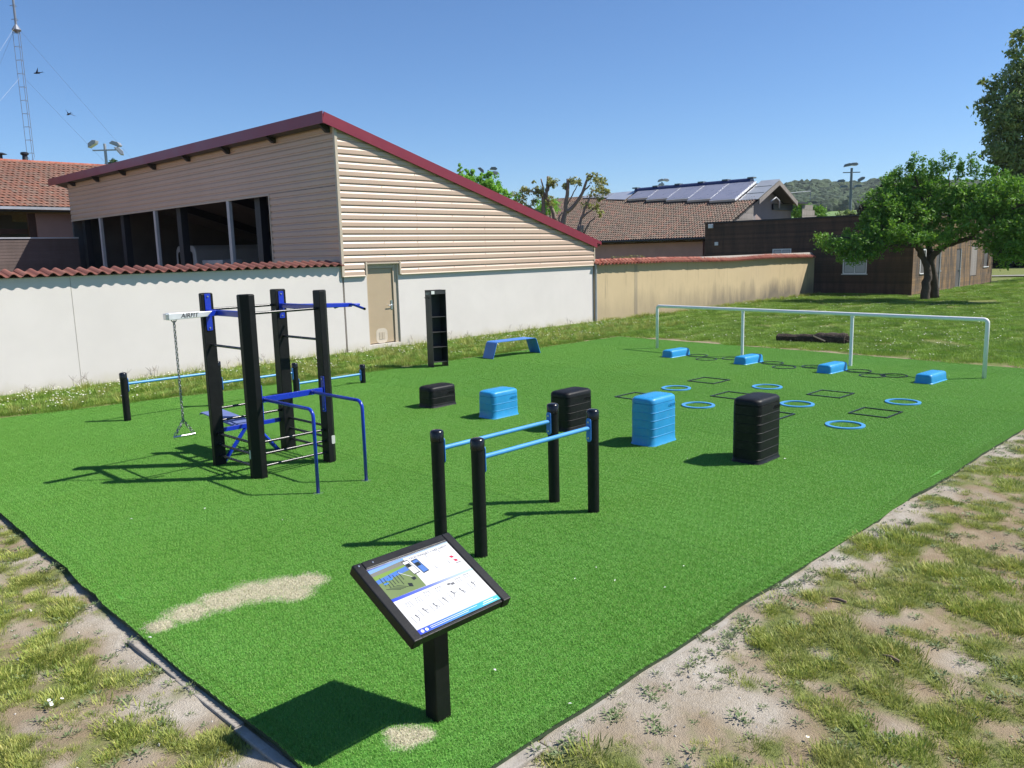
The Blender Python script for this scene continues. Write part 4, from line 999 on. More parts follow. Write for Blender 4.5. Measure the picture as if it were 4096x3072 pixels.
# roof
RX0, RX1, RY0, RY1 = 12.28, 23.90, 18.46, 40.0
def rz_(x, off=0): return 6.05+off-SL*(x-12.28)
b = MB(); b.add([L3(x, y, rz_(x, o_)) for o_ in (.12, .24) for x, y in ((RX0+.03, RY0+.02), (RX1-.02, RY0+.02), (RX1-.02, RY1-.02), (RX0+.02, RY1-.02))], [(3, 2, 1, 0), (4, 5, 6, 7), (0, 1, 5, 4), (1, 2, 6, 5), (2, 3, 7, 6), (3, 0, 4, 7)])
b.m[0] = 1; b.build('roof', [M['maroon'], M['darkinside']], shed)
b = MB(); b.add([L3(x, y, z) for y in (RY0-.015, RY0+.015) for x, z in ((RX0, rz_(RX0)-.0), (23.66, rz_(23.66)), (23.66, rz_(23.66)+.17), (RX1, rz_(RX1)+.19), (RX1, rz_(RX1)+.29), (RX0+.06, rz_(RX0+.06)+.29))], [(0, 1, 2, 3, 4, 5), (11, 10, 9, 8, 7, 6), (0, 6, 7, 1), (1, 7, 8, 2), (2, 8, 9, 3), (3, 9, 10, 4), (4, 10, 11, 5), (5, 11, 6, 0)])
b.build('verge_fascia', M['maroon'], shed)
b = MB(); b.prism([(RX0-SX, 6.035), (RX0-SX+.02, 6.035), (RX0-SX+.022, 6.335), (RX0-SX+.002, 6.335)], RY0-.013-SY, RY1-SY, 'y'); b.build('eave_fascia', M['maroon'], shed)
b = MB(); b.box(*sum(zip(L3(RX1-.06, RY0+.02, rz_(RX1)+.18), L3(RX1+.06, RY1, rz_(RX1)+.25)), ())); b.build('gutter', M['maroon'], shed)
for i in range(8):
    y = 18.75+2.735*i; b = MB(); dz = .0 if i % 2 == 0 else .03
    b.add([L3(x, yy, z) for yy in (y, y+.10) for x, z in ((12.32, 6.10), (12.69, 6.03), (12.69, 5.86+dz), (12.60, 5.86+dz))], [(0, 1, 2, 3), (7, 6, 5, 4), (0, 4, 5, 1), (1, 5, 6, 2), (2, 6, 7, 3), (3, 7, 4, 0)]); b.build('bracket', M['darksteel'], shed)
for y in (24.56, 30.14, 35.52):
    b = MB(); b.box(*sum(zip(L3(12.69, y, 0), L3(12.79, y+.17, 4.452)), ())); b.build('mullion', M['mullion'], shed)
for y in (23.2, 28.75, 33.9, 38.2):
    b = MB(); b.box(*sum(zip(L3(13.0, y, 0), L3(13.25, y+.32, 5.9)), ())); b.build('column', M['column'], shed)
for y in (24.5, 30, 35):
    b = MB(); b.add([L3(x, yy, rz_(x)+o_) for yy in (y, y+.14) for x, o_ in ((12.8, -.22), (23.4, -.22), (23.4, .09), (12.8, .09))], [(0, 1, 2, 3), (7, 6, 5, 4), (0, 4, 5, 1), (1, 5, 6, 2), (2, 6, 7, 3), (3, 7, 4, 0)]); b.build('rafter', M['column'], shed)
# door
b = MB(); b.box(*sum(zip(L3(13.56, 18.69, .17), L3(14.45, 18.735, 2.27)), ())); door = b.build('door', M['doortan'], shed, bevel=.004)
b = MB(); b.box(*sum(zip(L3(13.50, 18.65, .15), L3(13.555, 18.75, 2.39)), ())); b.box(*sum(zip(L3(14.455, 18.65, .15), L3(14.60, 18.75, 2.39)), ())); b.box(*sum(zip(L3(13.555, 18.655, 2.275), L3(14.455, 18.75, 2.389)), ())); b.build('door_frame', M['trim'], shed)
b = MB(); b.box(*sum(zip(L3(14.36, 18.675, 1.10), L3(14.42, 18.69, 1.36)), ())); b.tube([L3(14.39, 18.68, 1.22), L3(14.39, 18.63, 1.22), L3(14.27, 18.63, 1.215), L3(14.22, 18.63, 1.225)], .011, 8); b.build('handle', M['steel'], door)
b = MB(); b.prism([(13.995-SX+u, .37+v) for u, v in rpoly(.40, .42, .13, 4)], 18.687-SY, 18.6895-SY, 'y'); pt = b.build('repainted_patch', M['doorpatch'], door)
for i in range(2):
    b = MB(); b.box(*sum(zip(L3(13.90+i*.105, 18.680, .27), L3(13.995+i*.105, 18.6868, .47)), ())); b.build('vent_grille', M['trim'], door)
for z in (.35, 1.72):
    b = MB(); b.cyl(L3(13.557, 18.683, z), L3(13.557, 18.683, z+.16), .013, n=8); b.build('hinge', M['steel'], door)
b = MB(); b.tube([L3(23.62, 18.50, 2.12), L3(23.665, 18.535, 2.0), L3(23.665, 18.535, -.02)], .045, 12); b.build('downpipe', M['mullion'], shed, auto=True)
# things standing inside the shed
t = thing('parked_van', 'pale van parked inside the dark metal shed, seen from behind', 'van', (15.2, onX(15.2, 742, 1020).y, .03))
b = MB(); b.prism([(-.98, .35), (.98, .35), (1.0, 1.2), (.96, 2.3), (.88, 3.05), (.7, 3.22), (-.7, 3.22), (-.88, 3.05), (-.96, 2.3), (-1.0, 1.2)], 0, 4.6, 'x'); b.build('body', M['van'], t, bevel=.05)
b = MB(); b.prism(rpoly(1.35, .95, .14, 4, 0, 2.50), -.012, .004, 'x'); b.build('rear_window', M['glass'], t)
b = MB(); b.box(-.06, .0, -.92, .92, .36, .6); b.build('bumper', M['darksteel'], t, bevel=.02)
for s in (-1, 1):
    b = MB(); b.box(-.015, .03, s*.86-.05, s*.86+.05, 1.0, 1.45); b.build('tail_light', M['red'], t)
    for x in (.9, 3.7): b = MB(); b.cyl((x, s*.93, .33), (x, s*.70, .33), .33, n=20); b.build('wheel', M['tyre'], t, auto=True)
q = onX(13.9, 890, 1070)
t = thing('white_cabinet', 'white box top showing just inside the dark shed opening', 'cabinet', (13.9, q.y, .03))
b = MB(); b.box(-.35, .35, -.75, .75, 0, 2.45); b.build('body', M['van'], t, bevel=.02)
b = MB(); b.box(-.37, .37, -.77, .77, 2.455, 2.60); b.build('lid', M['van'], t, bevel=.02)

# tile shapes
def stile(name, w, ln, amp, th, mat, n=9, lift=.02, hump=.58):
    b = MB(); pr_ = []
    for i in range(n):
        f = i/(n-1)
        if f < hump: z = amp*math.sin(PI*f/hump)
        else: z = -.55*amp*math.sin(PI*(f-hump)/(1-hump))
        pr_.append(((f-.5)*w*1.02, z))
    for y, dz in ((0, lift), (ln, 0)):
        for x, z in pr_: b.v.append((x, y, z+dz))
        for x, z in pr_: b.v.append((x, y, z+dz-th))
    m_ = 2*n
    for i in range(n-1):
        b.f += [(i, i+1, m_+i+1, m_+i), (n+i+1, n+i, m_+n+i, m_+n+i+1), (n+i, n+i+1, i+1, i)]; b.m += [0, 0, 0]
    b.f += [(0, m_, m_+n, n), (n-1, 2*n-1, m_+2*n-1, m_+n-1)]; b.m += [0, 0]
    me = b.mesh(name); me.materials.append(mat); return me
# white garden wall
wall = thing('garden_wall', 'long white rendered garden wall with a red tile coping', 'wall', (5, 18.6, 0))
b = MB(); b.box(-12, 7.70, 0, .26, -.05, 2.36); b.build('wall_body', M['whitewall'], wall)
b = MB(); b.box(.915, .925, -.0025, .0, -.02, 2.34); b.build('render_joint', M['concrete'], wall)
tm = stile('coping_tile', .24, .62, .044, .013, M['tilewall'], 11, .0)
b = MB(); b.prism([(-.02, 2.361), (.27, 2.361), (.27, 2.44)], -12, 7.70, 'x'); b.build('mortar_bed', M['concrete'], wall)
for i in range(50):
    x = 7.70-.125-.24*i
    if x < -4.2: break
    link('coping_tile', tm, None, wall, (x, -.155+U(-.008, .008), 2.405+U(-.003, .003)), (math.radians(9.5), U(-.02, .02), U(-.012, .012)))
# ochre wall
wall = thing('ochre_wall', 'stained ochre rendered wall with red ridge tiles', 'wall', (23.75, 18.6, 0))
def dzt(x): return -.006*x+.02*math.sin(x*.55)*(1 if x > 4 else .3)-.03*math.exp(-((x-10)/2.2)**2)
b = MB(); N = 48; Lw = 18.75
top = [(Lw*i/N, 2.08+dzt(Lw*i/N)) for i in range(N+1)]
b.prism([(0, -.05)]+[(Lw, -.05)]+top[::-1], 0, .26, 'y'); b.build('wall_body', M['tanwall'], wall)
b = MB(); b.box(2.42, 2.62, -.004, -.001, .05, 2.02); b.build('damp_streak', plaster('streak', (0.40, 0.33, 0.22), .9, (0.24, 0.2, 0.15), 2.0, .8), wall)
t1 = stile('coping_tile', .222, .36, .058, .014, M['tilered'], 9, .0)
def halfround():
    b = MB(); n = 8
    for x, r in ((0, .098), (.43, .085)):
        for rr in (r, r-.014):
            for k in range(n+1): a = PI*k/n; b.v.append((x, rr*math.cos(a), rr*.72*math.sin(a)))
    m_ = n+1
    for k in range(n): b.f += [(k, k+1, 2*m_+k+1, 2*m_+k), (m_+k+1, m_+k, 3*m_+k, 3*m_+k+1), (m_+k, m_+k+1, k+1, k), (2*m_+k, 2*m_+k+1, 3*m_+k+1, 3*m_+k)]; b.m += [0]*4
    b.f += [(0, 2*m_, 3*m_, m_), (n, m_+n, 3*m_+n, 2*m_+n)]; b.m += [0, 0]
    me = b.mesh('ridge_tile'); me.materials.append(M['tilered']); return me
rm = halfround()
for i in range(84):
    x = -.06+.222*i
    if x > Lw: break
    link('coping_tile', t1, None, wall, (x, -.20+U(-.012, .012), 2.115+dzt(x)+U(-.004, .004)), (math.radians(25), U(-.03, .03), U(-.02, .02)))
for i in range(84):
    x = -.06+.222*i
    if x > Lw: break
    if i % 2 == 0: link('coping_tile', t1, None, wall, (x, .46, 2.115+dzt(x)), (math.radians(25), 0, PI))
for i in range(49):
    x = .02+.38*i
    if x > Lw-.4: break
    if 10.0 < x < 11.3: continue
    link('ridge_tile', rm, None, wall, (x, .13, 2.245+dzt(x)+U(-.004, .004)), (0, math.radians(3.2), U(-.03, .03)))
b = MB(); b.prism([(-.02, 2.09), (.28, 2.09), (.19, 2.235), (.07, 2.235)], .2, Lw-.2, 'x'); mo = b.build('mortar_bed', M['concrete'], wall)
for v in mo.data.vertices: pass

# generic plank face: horizontal boards, holes cut out
def planks(parent, name, u0, u1, z0, z1, hgt, to, mat, holes=(), proud=.018, gap=.006):
    z = z0; cache = {}
    while z < z1-.03:
        zt = min(z+hgt-gap, z1); segs = [(u0, u1)]
        for h0, h1, hz0, hz1 in holes:
            if zt > hz0+.01 and z < hz1-.01:
                ns = []
                for a, c in segs:
                    if h1 <= a or h0 >= c: ns.append((a, c))
                    else:
                        if h0 > a: ns.append((a, h0))
                        if h1 < c: ns.append((h1, c))
                segs = ns
        for a, c in segs:
            if c-a < .03: continue
            b = MB(); o = [to(a, z, 0), to(c, z, 0), to(c, zt, .35), to(a, zt, .35), to(a, z, 1), to(c, z, 1), to(c, zt, .8), to(a, zt, .8)]
            vs = [Vector(p) for p in o]; b.add(vs, [(0, 1, 2, 3), (7, 6, 5, 4), (0, 4, 5, 1), (1, 5, 6, 2), (2, 6, 7, 3), (3, 7, 4, 0)]); b.build(name, mat, parent)
        z += hgt
# wood-clad annex
AX, AY = 43.2, 13.9
annex = thing('timber_annex', 'flat roofed annex clad in dark horizontal boards', 'building', (AX, AY, 0))
b = MB(); b.box(.03, 14.7, .03, 11.7, -.05, 4.0); b.build('core_wall', M['darkinside'], annex)
w0, w1 = onX(AX, 3466, 1093), onX(AX, 3370, 1093)
fh = (w0.y-AY, w1.y-AY, 1.07, 2.12)
h2 = (onX(AX, 3165, 1010).y-AY, onX(AX, 3090, 1010).y-AY, 1.75, 2.45); h2 = (min(h2[0], h2[1]), max(h2[0], h2[1]), h2[2], h2[3])
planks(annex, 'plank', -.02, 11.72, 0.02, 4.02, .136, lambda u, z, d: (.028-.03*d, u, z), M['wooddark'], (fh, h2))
def frontwin(h, nm='window'):
    b = MB(); b.box(.012, .026, h[0]+.06, h[1]-.06, h[2]+.06, h[3]-.06); w = b.build(nm, M['winglass'], annex)
    b = MB(); b.box(-.01, .03, h[0], h[0]+.06, h[2], h[3]); b.box(-.01, .03, h[1]-.06, h[1], h[2], h[3]); b.box(-.01, .03, h[0]+.061, h[1]-.061, h[2], h[2]+.06); b.box(-.01, .03, h[0]+.061, h[1]-.061, h[3]-.06, h[3]); b.box(-.008, .028, (h[0]+h[1])/2-.03, (h[0]+h[1])/2+.03, h[2]+.061, h[3]-.061); b.build('window_frame', M['whitepaint'], w)
    for a, c in ((h[0]+.09, (h[0]+h[1])/2-.05), ((h[0]+h[1])/2+.05, h[1]-.09)):
        b = MB(); b.box(.006, .0115, a, c, h[2]+.08, h[3]-.08); b.build('curtain', basic('curtain', (0.55, 0.55, 0.55), .9, .08, 5), w)
    b = MB(); b.box(-.06, .03, h[0]-.05, h[1]+.05, h[2]-.045, h[2]-.002); b.build('sill', M['whitepaint'], w)
frontwin(fh); frontwin(h2)
def sx(px, py=1100): return onY(AY, px, py).x-AX
so_ = [(sx(3678), sx(3700), 1.04, 2.25), (sx(3742), sx(3758), .02, 2.2), (sx(3822), sx(3840), .02, 2.2), (sx(3880), sx(3903), .6, 2.25), (sx(3930), sx(3949), 1.04, 2.2)]
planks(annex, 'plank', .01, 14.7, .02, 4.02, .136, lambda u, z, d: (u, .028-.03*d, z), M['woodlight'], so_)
for i, h in enumerate(so_):
    if i in (0, 4):
        b = MB(); b.box(h[0]+.05, h[1]-.05, .06, .07, h[2]+.05, h[3]-.05); w = b.build('window', M['winglass'] if i else M['whitepaint'], annex)
        b = MB(); b.box(h[0]-.04, h[1]+.04, -.05, .04, h[2]-.04, h[2]-.002); b.build('sill', M['whitepaint'], w)
        b = MB(); b.box(h[0], h[0]+.05, -.01, .08, h[2], h[3]); b.box(h[1]-.05, h[1], -.01, .08, h[2], h[3]); b.box(h[0]+.051, h[1]-.051, -.01, .08, h[3]-.05, h[3]); b.build('window_frame', M['whitepaint'] if i == 0 else M['brownwood'], w)
    elif i == 3:
        b = MB(); b.box(h[0], h[1], .0, .05, h[2], h[3]); b.build('shutter', M['woodgrey'], annex)
    else:
        b = MB(); b.box(h[0]+.03, h[1]-.06, .04, .06, h[2], h[3]); w = b.build('door', M['darksteel'], annex)
        b = MB(); b.box(h[1]-.058, h[1], -.02, .06, h[2], h[3]); b.build('door_frame', M['alum'], w)
        b = MB(); b.cyl((h[0]+.5, -.03, 1.05), (h[0]+.8, -.03, 1.05), .02, n=8); b.build('handle', M['steel'], w)
b = MB(); b.box(-.05, 14.75, -.05, 11.75, 4.03, 4.10); b.build('roof_edge', M['darksteel'], annex)
b = MB(); p = onX(AX, 2846, 905); y = p.y-AY; b.box(-.16, -.006, y-.14, y+.14, p.z-.12, p.z+.12); b.build('flood_lamp', M['whitepaint'], annex, bevel=.02)
b = MB(); p = onX(AX, 2867, 975); y = p.y-AY; b.box(-.07, -.006, y-.11, y+.11, p.z-.1, p.z+.1); b.build('junction_box', M['whitepaint'], annex, bevel=.01)

# brown tiled house with collectors
HX, HY0, HY1 = 46.0, 26.6, 47.0
hs_ = thing('tiled_house', 'long house with weathered brown tile roof and solar collectors', 'house', (HX, HY0, 0))
RS = math.atan2(7.1-3.28, 8.5)
def H3(x, y, z): return (x-HX, y-HY0, z)
b = MB(); b.box(*sum(zip(H3(46.8, 27.9, -.05), H3(62, 46.6, 3.02)), ())); b.build('wall', M['pinkwall'], hs_)
b = MB(); b.box(*sum(zip(H3(46.6, 27.8, 3.03), H3(62.4, 46.6, 3.22)), ())); b.build('wall_plate', M['brownwood'], hs_)
for i in range(9):
    b = MB(); y = 28.5+2.1*i; b.box(*sum(zip(H3(46.15, y, 3.10), H3(46.8, y+.9 if i % 3 else y+.3, 3.16)), ())); b.build('rafter_end', M['woodgrey'], hs_)
b = MB(); b.cyl(H3(45.93, HY0, 3.20), H3(45.93, HY1, 3.20), .075, n=10); b.build('gutter', M['darksteel'], hs_, auto=True)
b = MB()
ridge = (54.5, 7.02); e0 = (46.05, 3.22); e1 = (57.3, 7.02-(57.3-54.5)*math.tan(RS))
vs = [H3(e0[0], HY0+.05, e0[1]), H3(ridge[0], HY0+.05, ridge[1]), H3(e1[0], HY0+.05, e1[1]), H3(e0[0], HY1+4.0, e0[1]), H3(ridge[0], HY1, ridge[1]), H3(e1[0], HY1+4.0, e1[1])]
b.add(vs, [(0, 1, 4, 3), (1, 2, 5, 4), (3, 4, 5)]); b.add([(x, y, z-.10) for x, y, z in vs], [(0, 3, 4, 1), (1, 4, 5, 2), (3, 5, 4)])
b.m = [0]*3+[1]*3; deck = b.build('roof', [M['darkinside'], M['darkinside']], hs_, fix=False)  # dark deck and underside: shade of tile gaps and recess put into colour
rt = stile('roof_tile', .205, .40, .050, .014, M['tilebrown'], 7, .065)
cands = []
for r in range(28):
    s = -.06+.333*r
    x, z = HX+.02+s*math.cos(RS), 3.28+s*math.sin(RS)
    if x > 54.3: break
    for c in range(122):
        y = HY0+.08+.2*c
        lim = HY1+4.0*(1-(x-HX)/8.5)
        if y > lim: continue
        bottom = 51.1+(y-29)/8.9*1.5
        if 27.9 < y < 38.2 and x > bottom+.35: continue
        if y <= 27.9 and x > 51.8: continue
        cands.append(((x, y, z), (Vector((x, y, z))-CAM).length + (100 if (y < AY+11.8 and z < 4.0+(x-AX)*.03) else 0)))
cands.sort(key=lambda q: q[1])
# local frame: x across = -Y world, y up the slope, z the normal
RM = Matrix(((0, math.cos(RS), -math.sin(RS)), (-1, 0, 0), (0, math.sin(RS), math.cos(RS))))
RE = RM.to_euler()
def tilestuff(cs, base, mesh, rm_, mat, parent, name):
    vv = [v.co.copy() for v in mesh.vertices]; ff = [tuple(p.vertices) for p in mesh.polygons]; b = MB()
    for (x, y, z), _ in cs:
        o = Vector((x-base[0]+U(-.006, .006), y-base[1]+U(-.008, .008), z+U(-.004, .004))); b.add([rm_ @ v+o for v in vv], ff)
    return tag(b.build(name, mat, parent, fix=False), kind='stuff')
for (x, y, z), _ in cands[:300]:
    link('roof_tile', rt, None, deck, (x-HX+U(-.006, .006), y-HY0+U(-.008, .008), z+U(-.004, .006)), RE)
tilestuff(cands[300:], (HX, HY0), rt, RM, M['tilebrown'], deck, 'roof_tiles')
def slab(name, x0, x1, y0, y1, off, th, mat, parent=hs_, x0b=None):
    b = MB(); z = lambda x: 3.28+(x-HX)*math.tan(RS); nx_, nz_ = -math.sin(RS), math.cos(RS)
    P = [(x0, y0), (x1, y0), (x1, y1), (x0 if x0b is None else x0b, y1)]
    b.add([H3(x+nx_*o_, y, z(x)+nz_*o_) for o_ in (off, off+th) for x, y in P], [(3, 2, 1, 0), (4, 5, 6, 7), (0, 1, 5, 4), (1, 2, 6, 5), (2, 3, 7, 6), (3, 0, 4, 7)])
    return b.build(name, mat, parent)
ye = [27.95, 30.0, 32.0, 34.0, 36.0, 38.0]; xb = [51.15, 51.5, 51.85, 52.2, 52.6]
for i in range(5):
    pz = slab('solar_collector', xb[i], 54.05, ye[i]+.03, ye[i+1]-.03, .10, .16, M['alum'])
    slab('collector_glass', xb[i]+.10, 54.0, ye[i]+.10, ye[i+1]-.02, .262, .01, M['solar'], pz)
b = MB()
n = 8; zr = 7.12
b.prism([(54.35-HX+.34*math.cos(PI*k/n), zr+.30*math.sin(PI*k/n)) for k in range(n+1)], 28.5-HY0, 38.4-HY0, 'y'); tb = b.build('collector_header', M['solartube'], hs_, auto=True)
for y in (28.3, 30.3, 32.3, 34.3, 36.3, 38.2):
    b = MB(); b.box(*sum(zip(H3(54.1, y, 7.38), H3(54.6, y+.45, 7.47)), ())); b.build('header_cap', M['lampmastdark'], tb)
slab('metal_sheet', 51.3, 54.5, 26.45, 27.85, .06, .03, M['greysheet']); 
for x in (52.3, 53.4): slab('sheet_seam', x, x+.04, 26.5, 27.85, .092, .02, M['lampmastdark'])
slab('metal_sheet', 52.9, 54.5, 38.45, 40.6, .10, .04, M['alum'], x0b=53.3); slab('metal_sheet', 53.6, 54.5, 40.65, 43.6, .10, .03, M['greysheet'], x0b=54.0)
for i in range(52):
    y = 38.5+.21*i
    if y > HY1: break
    if y > 43.7:
        b = MB(); b.cyl(H3(54.5, y, 7.06), H3(54.5, y+.24, 7.06), .11, .10, n=8); b.build('ridge_tile', M['tilebrown'], deck)
# gable end towards the lawn: barge boards, recess, boarded cheeks
def gable(u): return 7.02-abs(u-54.5)*math.tan(RS)
b = MB(); b.add([H3(x, y, z) for y in (26.48, 26.58) for x, z in ((51.6, gable(51.6)+.03), (54.5, 7.10), (54.5, 6.78), (51.6, gable(51.6)-.30))], [(0, 1, 2, 3), (7, 6, 5, 4), (0, 4, 5, 1), (1, 5, 6, 2), (2, 6, 7, 3), (3, 7, 4, 0)]); b.build('barge_board', M['woodgrey'], hs_)
b = MB(); b.add([H3(x, y, z) for y in (26.48, 26.58) for x, z in ((54.505, 7.10), (57.4, gable(57.4)+.03), (57.4, gable(57.4)-.30), (54.505, 6.78))], [(0, 1, 2, 3), (7, 6, 5, 4), (0, 4, 5, 1), (1, 5, 6, 2), (2, 6, 7, 3), (3, 7, 4, 0)]); b.build('barge_board', M['woodgrey'], hs_)
b = MB(); b.box(*sum(zip(H3(51.1, 27.8, 3.03), H3(58.6, 46, 5.0)), ())); b.build('upper_wall', M['pinkwall'], hs_)
b = MB(); b.prism([(51.0-HX, 3.0), (58.7-HX, 3.0), (58.7-HX, 5.6), (57-HX, 5.75), (54.5-HX, 6.8), (51.2-HX, 5.3)], 1.0, 1.15, 'y'); b.build('gable_wall', basic('shaded_gable_render', (0.33, 0.25, 0.225), .85, .1, 1.2), hs_)  # darker copy of the pink render, with the shade put into its colour
b = MB(); b.box(*sum(zip(H3(57.35, 26.55, 5.62), H3(59.3, 33, 5.76)), ())); b.build('flat_dormer_roof', M['darksteel'], hs_)
b = MB(); b.box(*sum(zip(H3(55.6, 27.45, 5.18), H3(58.65, 27.59, 5.61)), ())); b.build('dark_fascia', M['darksteel'], hs_)
b = MB(); b.box(*sum(zip(H3(51.4, 27.54, 3.0), H3(52.1, 27.59, 5.2)), ())); b.build('balcony_door', M['glass'], hs_)
for k in range(6):
    z = 3.3+.38*k; x1 = 51.3; x0 = max(46.4, HX+(z+.3-3.28)/math.tan(RS)+.12)
    if x0 < x1: b = MB(); b.box(*sum(zip(H3(x0, 26.75, z), H3(x1, 26.80, z+.365)), ())); b.build('cheek_board', M['woodgrey'], hs_)
    x0 = 58.75; x1 = 62.2-.33*k
    if x1 > x0: b = MB(); b.box(*sum(zip(H3(x0, 26.75, z), H3(x1, 26.80, z+.365)), ())); b.build('cheek_board', M['woodgrey'], hs_)
for k in range(4):
    b = MB(); b.cyl(H3(51.45+.12*k, 26.9, 3.9), H3(51.45+.12*k, 26.9, 4.65), .02, n=6); b.build('rail_bar', M['whitepaint'], hs_)
b = MB(); b.tube([H3(53.0, 26.4, 5.6), H3(53.6, 26.3, 5.9), H3(54.2, 26.35, 5.7), H3(54.3, 26.4, 5.2)], .05, 7); b.build('cable_loop', M['mullion'], hs_, smooth=True)
b = MB(); b.tube([H3(57, 27, 6.35), H3(60.6, 27, 6.62), H3(60.6, 27, 6.0)], .025, 6); b.build('aerial_rod', M['lampmast'], hs_)

# left: timber fence and old tiled house beyond
b = MB(); b.box(-6, 12.68, 18.9, 41.9, -.03, .02); tag(b.build('bounce_yard', basic('warm_bounce_yard', (0.42, 0.27, 0.20), .95, .2, 2, 30, .4, .01)), kind='structure')  # unseen reddish sheet, added to bounce warm light onto the shed's shaded face
fn = thing('timber_fence', 'dark slatted timber fence behind the garden wall', 'fence', (5, 38, 0))
planks(fn, 'slat', 0, 7.6, .1, 3.70, .128, lambda u, z, d: (u, .03-.03*d, z), M['woodfence'], (), gap=.010)
b = MB(); b.box(0, 7.6, .031, .08, 0, 3.70); b.build('back_board', M['darkinside'], fn)
b = MB(); b.box(-.02, 7.62, -.03, .11, 3.705, 3.76); b.build('top_rail', M['alum'], fn)
oh = thing('old_house', 'old house with orange tile roof and terracotta rendered wall', 'house', (6, 42, 0))
b = MB(); b.box(6.42, 15, .7, 1.0, 0, 5.0); b.build('wall', M['pinkhouse'], oh)
b = MB(); b.box(9.05, 9.35, .45, .69, 0, 5.0); b.build('wall_pier', M['pinkhouse'], oh)
b = MB(); b.box(-4, 6.41, 4.4, 4.6, 0, 5.1); b.box(-4, 15, 11.5, 11.7, 0, 5.1); b.build('inner_wall', M['darkinside'], oh)
b = MB(); b.box(3.7, 6.41, 1.2, 1.4, 4.08, 4.30); b.build('beam', M['brownwood'], oh)
b = MB(); b.box(6.1, 6.41, .75, .95, 0, 5.0); b.build('timber_post', M['brownwood'], oh)
R2 = math.atan2(2.65, 6.0)
b = MB(); vs = [(-4, .02, 5.24), (15, .02, 5.24), (15, 6, 7.86), (-4, 6, 7.86), (15, 12, 5.2), (-4, 12, 5.2)]
b.add(vs, [(0, 1, 2, 3), (3, 2, 4, 5)]); b.add([(x, y, z-.12) for x, y, z in vs], [(3, 2, 1, 0), (5, 4, 2, 3)]); dk = b.build('roof', M['tileorange'], oh, fix=False)
b = MB(); b.box(-4, 15, -.10, .03, 5.13, 5.25); b.build('gutter', M['alum'], oh); b = MB(); b.box(-4, 15, .031, .7, 5.06, 5.10); b.build('soffit', M['darksteel'], oh)
ft = stile('roof_tile', .232, .42, .020, .016, M['tileorange'], 6, .034, .7)
cands = []
for r in range(19):
    s = -.04+.345*r
    for c in range(62):
        x = 2.6+.23*c+(.115 if r % 2 else 0); y = s*math.cos(R2); z = 5.28+s*math.sin(R2)
        if y > 5.9 or x > 14.8: continue
        p = Vector((x+6, y+42, z)); cands.append(((x, y, z), (p-CAM).length+(50 if x+6 > 12.2+(y+1)*.55 or x < 3.2 else 0)))
cands.sort(key=lambda q: q[1]); RM2 = Matrix.Rotation(R2, 3, 'X')
for (x, y, z), _ in cands[:300]: link('roof_tile', ft, None, dk, (x+U(-.01, .01), y, z+U(-.005, .01)), (R2+U(-.02, .02), 0, U(-.03, .03)))
tilestuff(cands[300:], (0, 0), ft, RM2, M['tileorange'], dk, 'roof_tiles')
for i in range(44):
    x = 2+.3*i; b = MB(); b.cyl((x, 6, 7.90), (x+.33, 6, 7.905), .11, .10, n=8); b.build('ridge_tile', M['tilered'], dk)
for px in (100, 5):
    p = onY(48.2, px, 632); b = MB(); X = p.x-6
    b.lathe([(.20, 7.85), (.14, 8.0), (.12, 8.25), (.20, 8.3), (.20, 8.38), (.13, 8.42)] if px > 50 else [(.07, 7.85), (.07, 8.2), (.30, 8.24), (.10, 8.32)], 10, (X, 6.2, 0)); b.build('chimney_cowl', M['column'], oh, auto=True)
# lattice mast on the ridge
mp = onY(48.3, 128, 648)
t = thing('lattice_mast', 'slender guyed lattice radio mast above the orange tile roof', 'mast', (mp.x, 48.3, 7.9))
tri = [(.19*math.cos(a), .19*math.sin(a)) for a in (.5, 2.6, 4.7)]
Hm = 6.6
for x, y in tri:
    b = MB(); b.tube([(x*.2, y*.2, 0), (x, y, .35), (x, y, Hm)], .013, 6); b.build('leg', M['mast'], t)
for k in range(12):
    z = .5+.66*k; b = MB()
    for i in range(3):
        a, c = tri[i], tri[(i+1) % 3]; b.cyl((a[0], a[1], z), (c[0], c[1], z), .009, n=5)
    tag(b.build('lattice_ring', M['mast'], t), kind='stuff')
b = MB(); b.lathe([(.06, Hm-.15), (.22, Hm-.03), (.22, Hm), (.06, Hm+.25)], 10); b.build('guy_collar', M['mast'], t)
b = MB(); b.cyl((0, 0, Hm), (0, 0, Hm+9), .06, .03, n=8); b.build('top_tube', M['mast'], t)
for z, az, rr in ((4.2, -2.5, 9), (4.2, .35, 9), (Hm, -2.5, 9), (Hm, .35, 11), (Hm, 1.9, 10)):
    b = MB(); b.cyl((.2*math.cos(az), .2*math.sin(az), z), (rr*math.cos(az), rr*math.sin(az), -3.5), .005, n=4); b.build('guy_wire', M['mast'], t)

# floodlight masts round the far sports ground
def lightmast(px, py, dist, heads, mat, label, rz=0, r=.13):
    p = atd(px, py, dist); h = p.z
    t = thing('floodlight_mast', label, 'floodlight', (p.x, p.y, 0), 'floodlight masts of the far sports ground', rz)
    b = MB(); b.cyl((0, 0, 0), (0, 0, h), r*1.3, r*.8, n=10); b.build('pole', mat, t, auto=True)
    b = MB(); b.box(-1.0, 1.0, -.05, .05, h-.55, h-.45); b.build('cross_arm', mat, t)
    for x, z, tl, s in heads:
        b = MB(); b.prism([(-.55, -.1), (-.3, .28), (.3, .34), (.62, .12), (.45, -.08)], -.35, .35, 'y'); hd = b.build('lamp_head', mat, t, loc=(x*.72, 0, h+z*.8), rot=(0, tl, s), bevel=.03); hd.scale = (.75, .75, .75)
        b = MB(); b.box(-.5, .42, -.32, .32, -.13, -.101); b.build('lamp_glass', M['alum'], hd)
ar = math.atan2(CF.y, CF.x)-PI/2
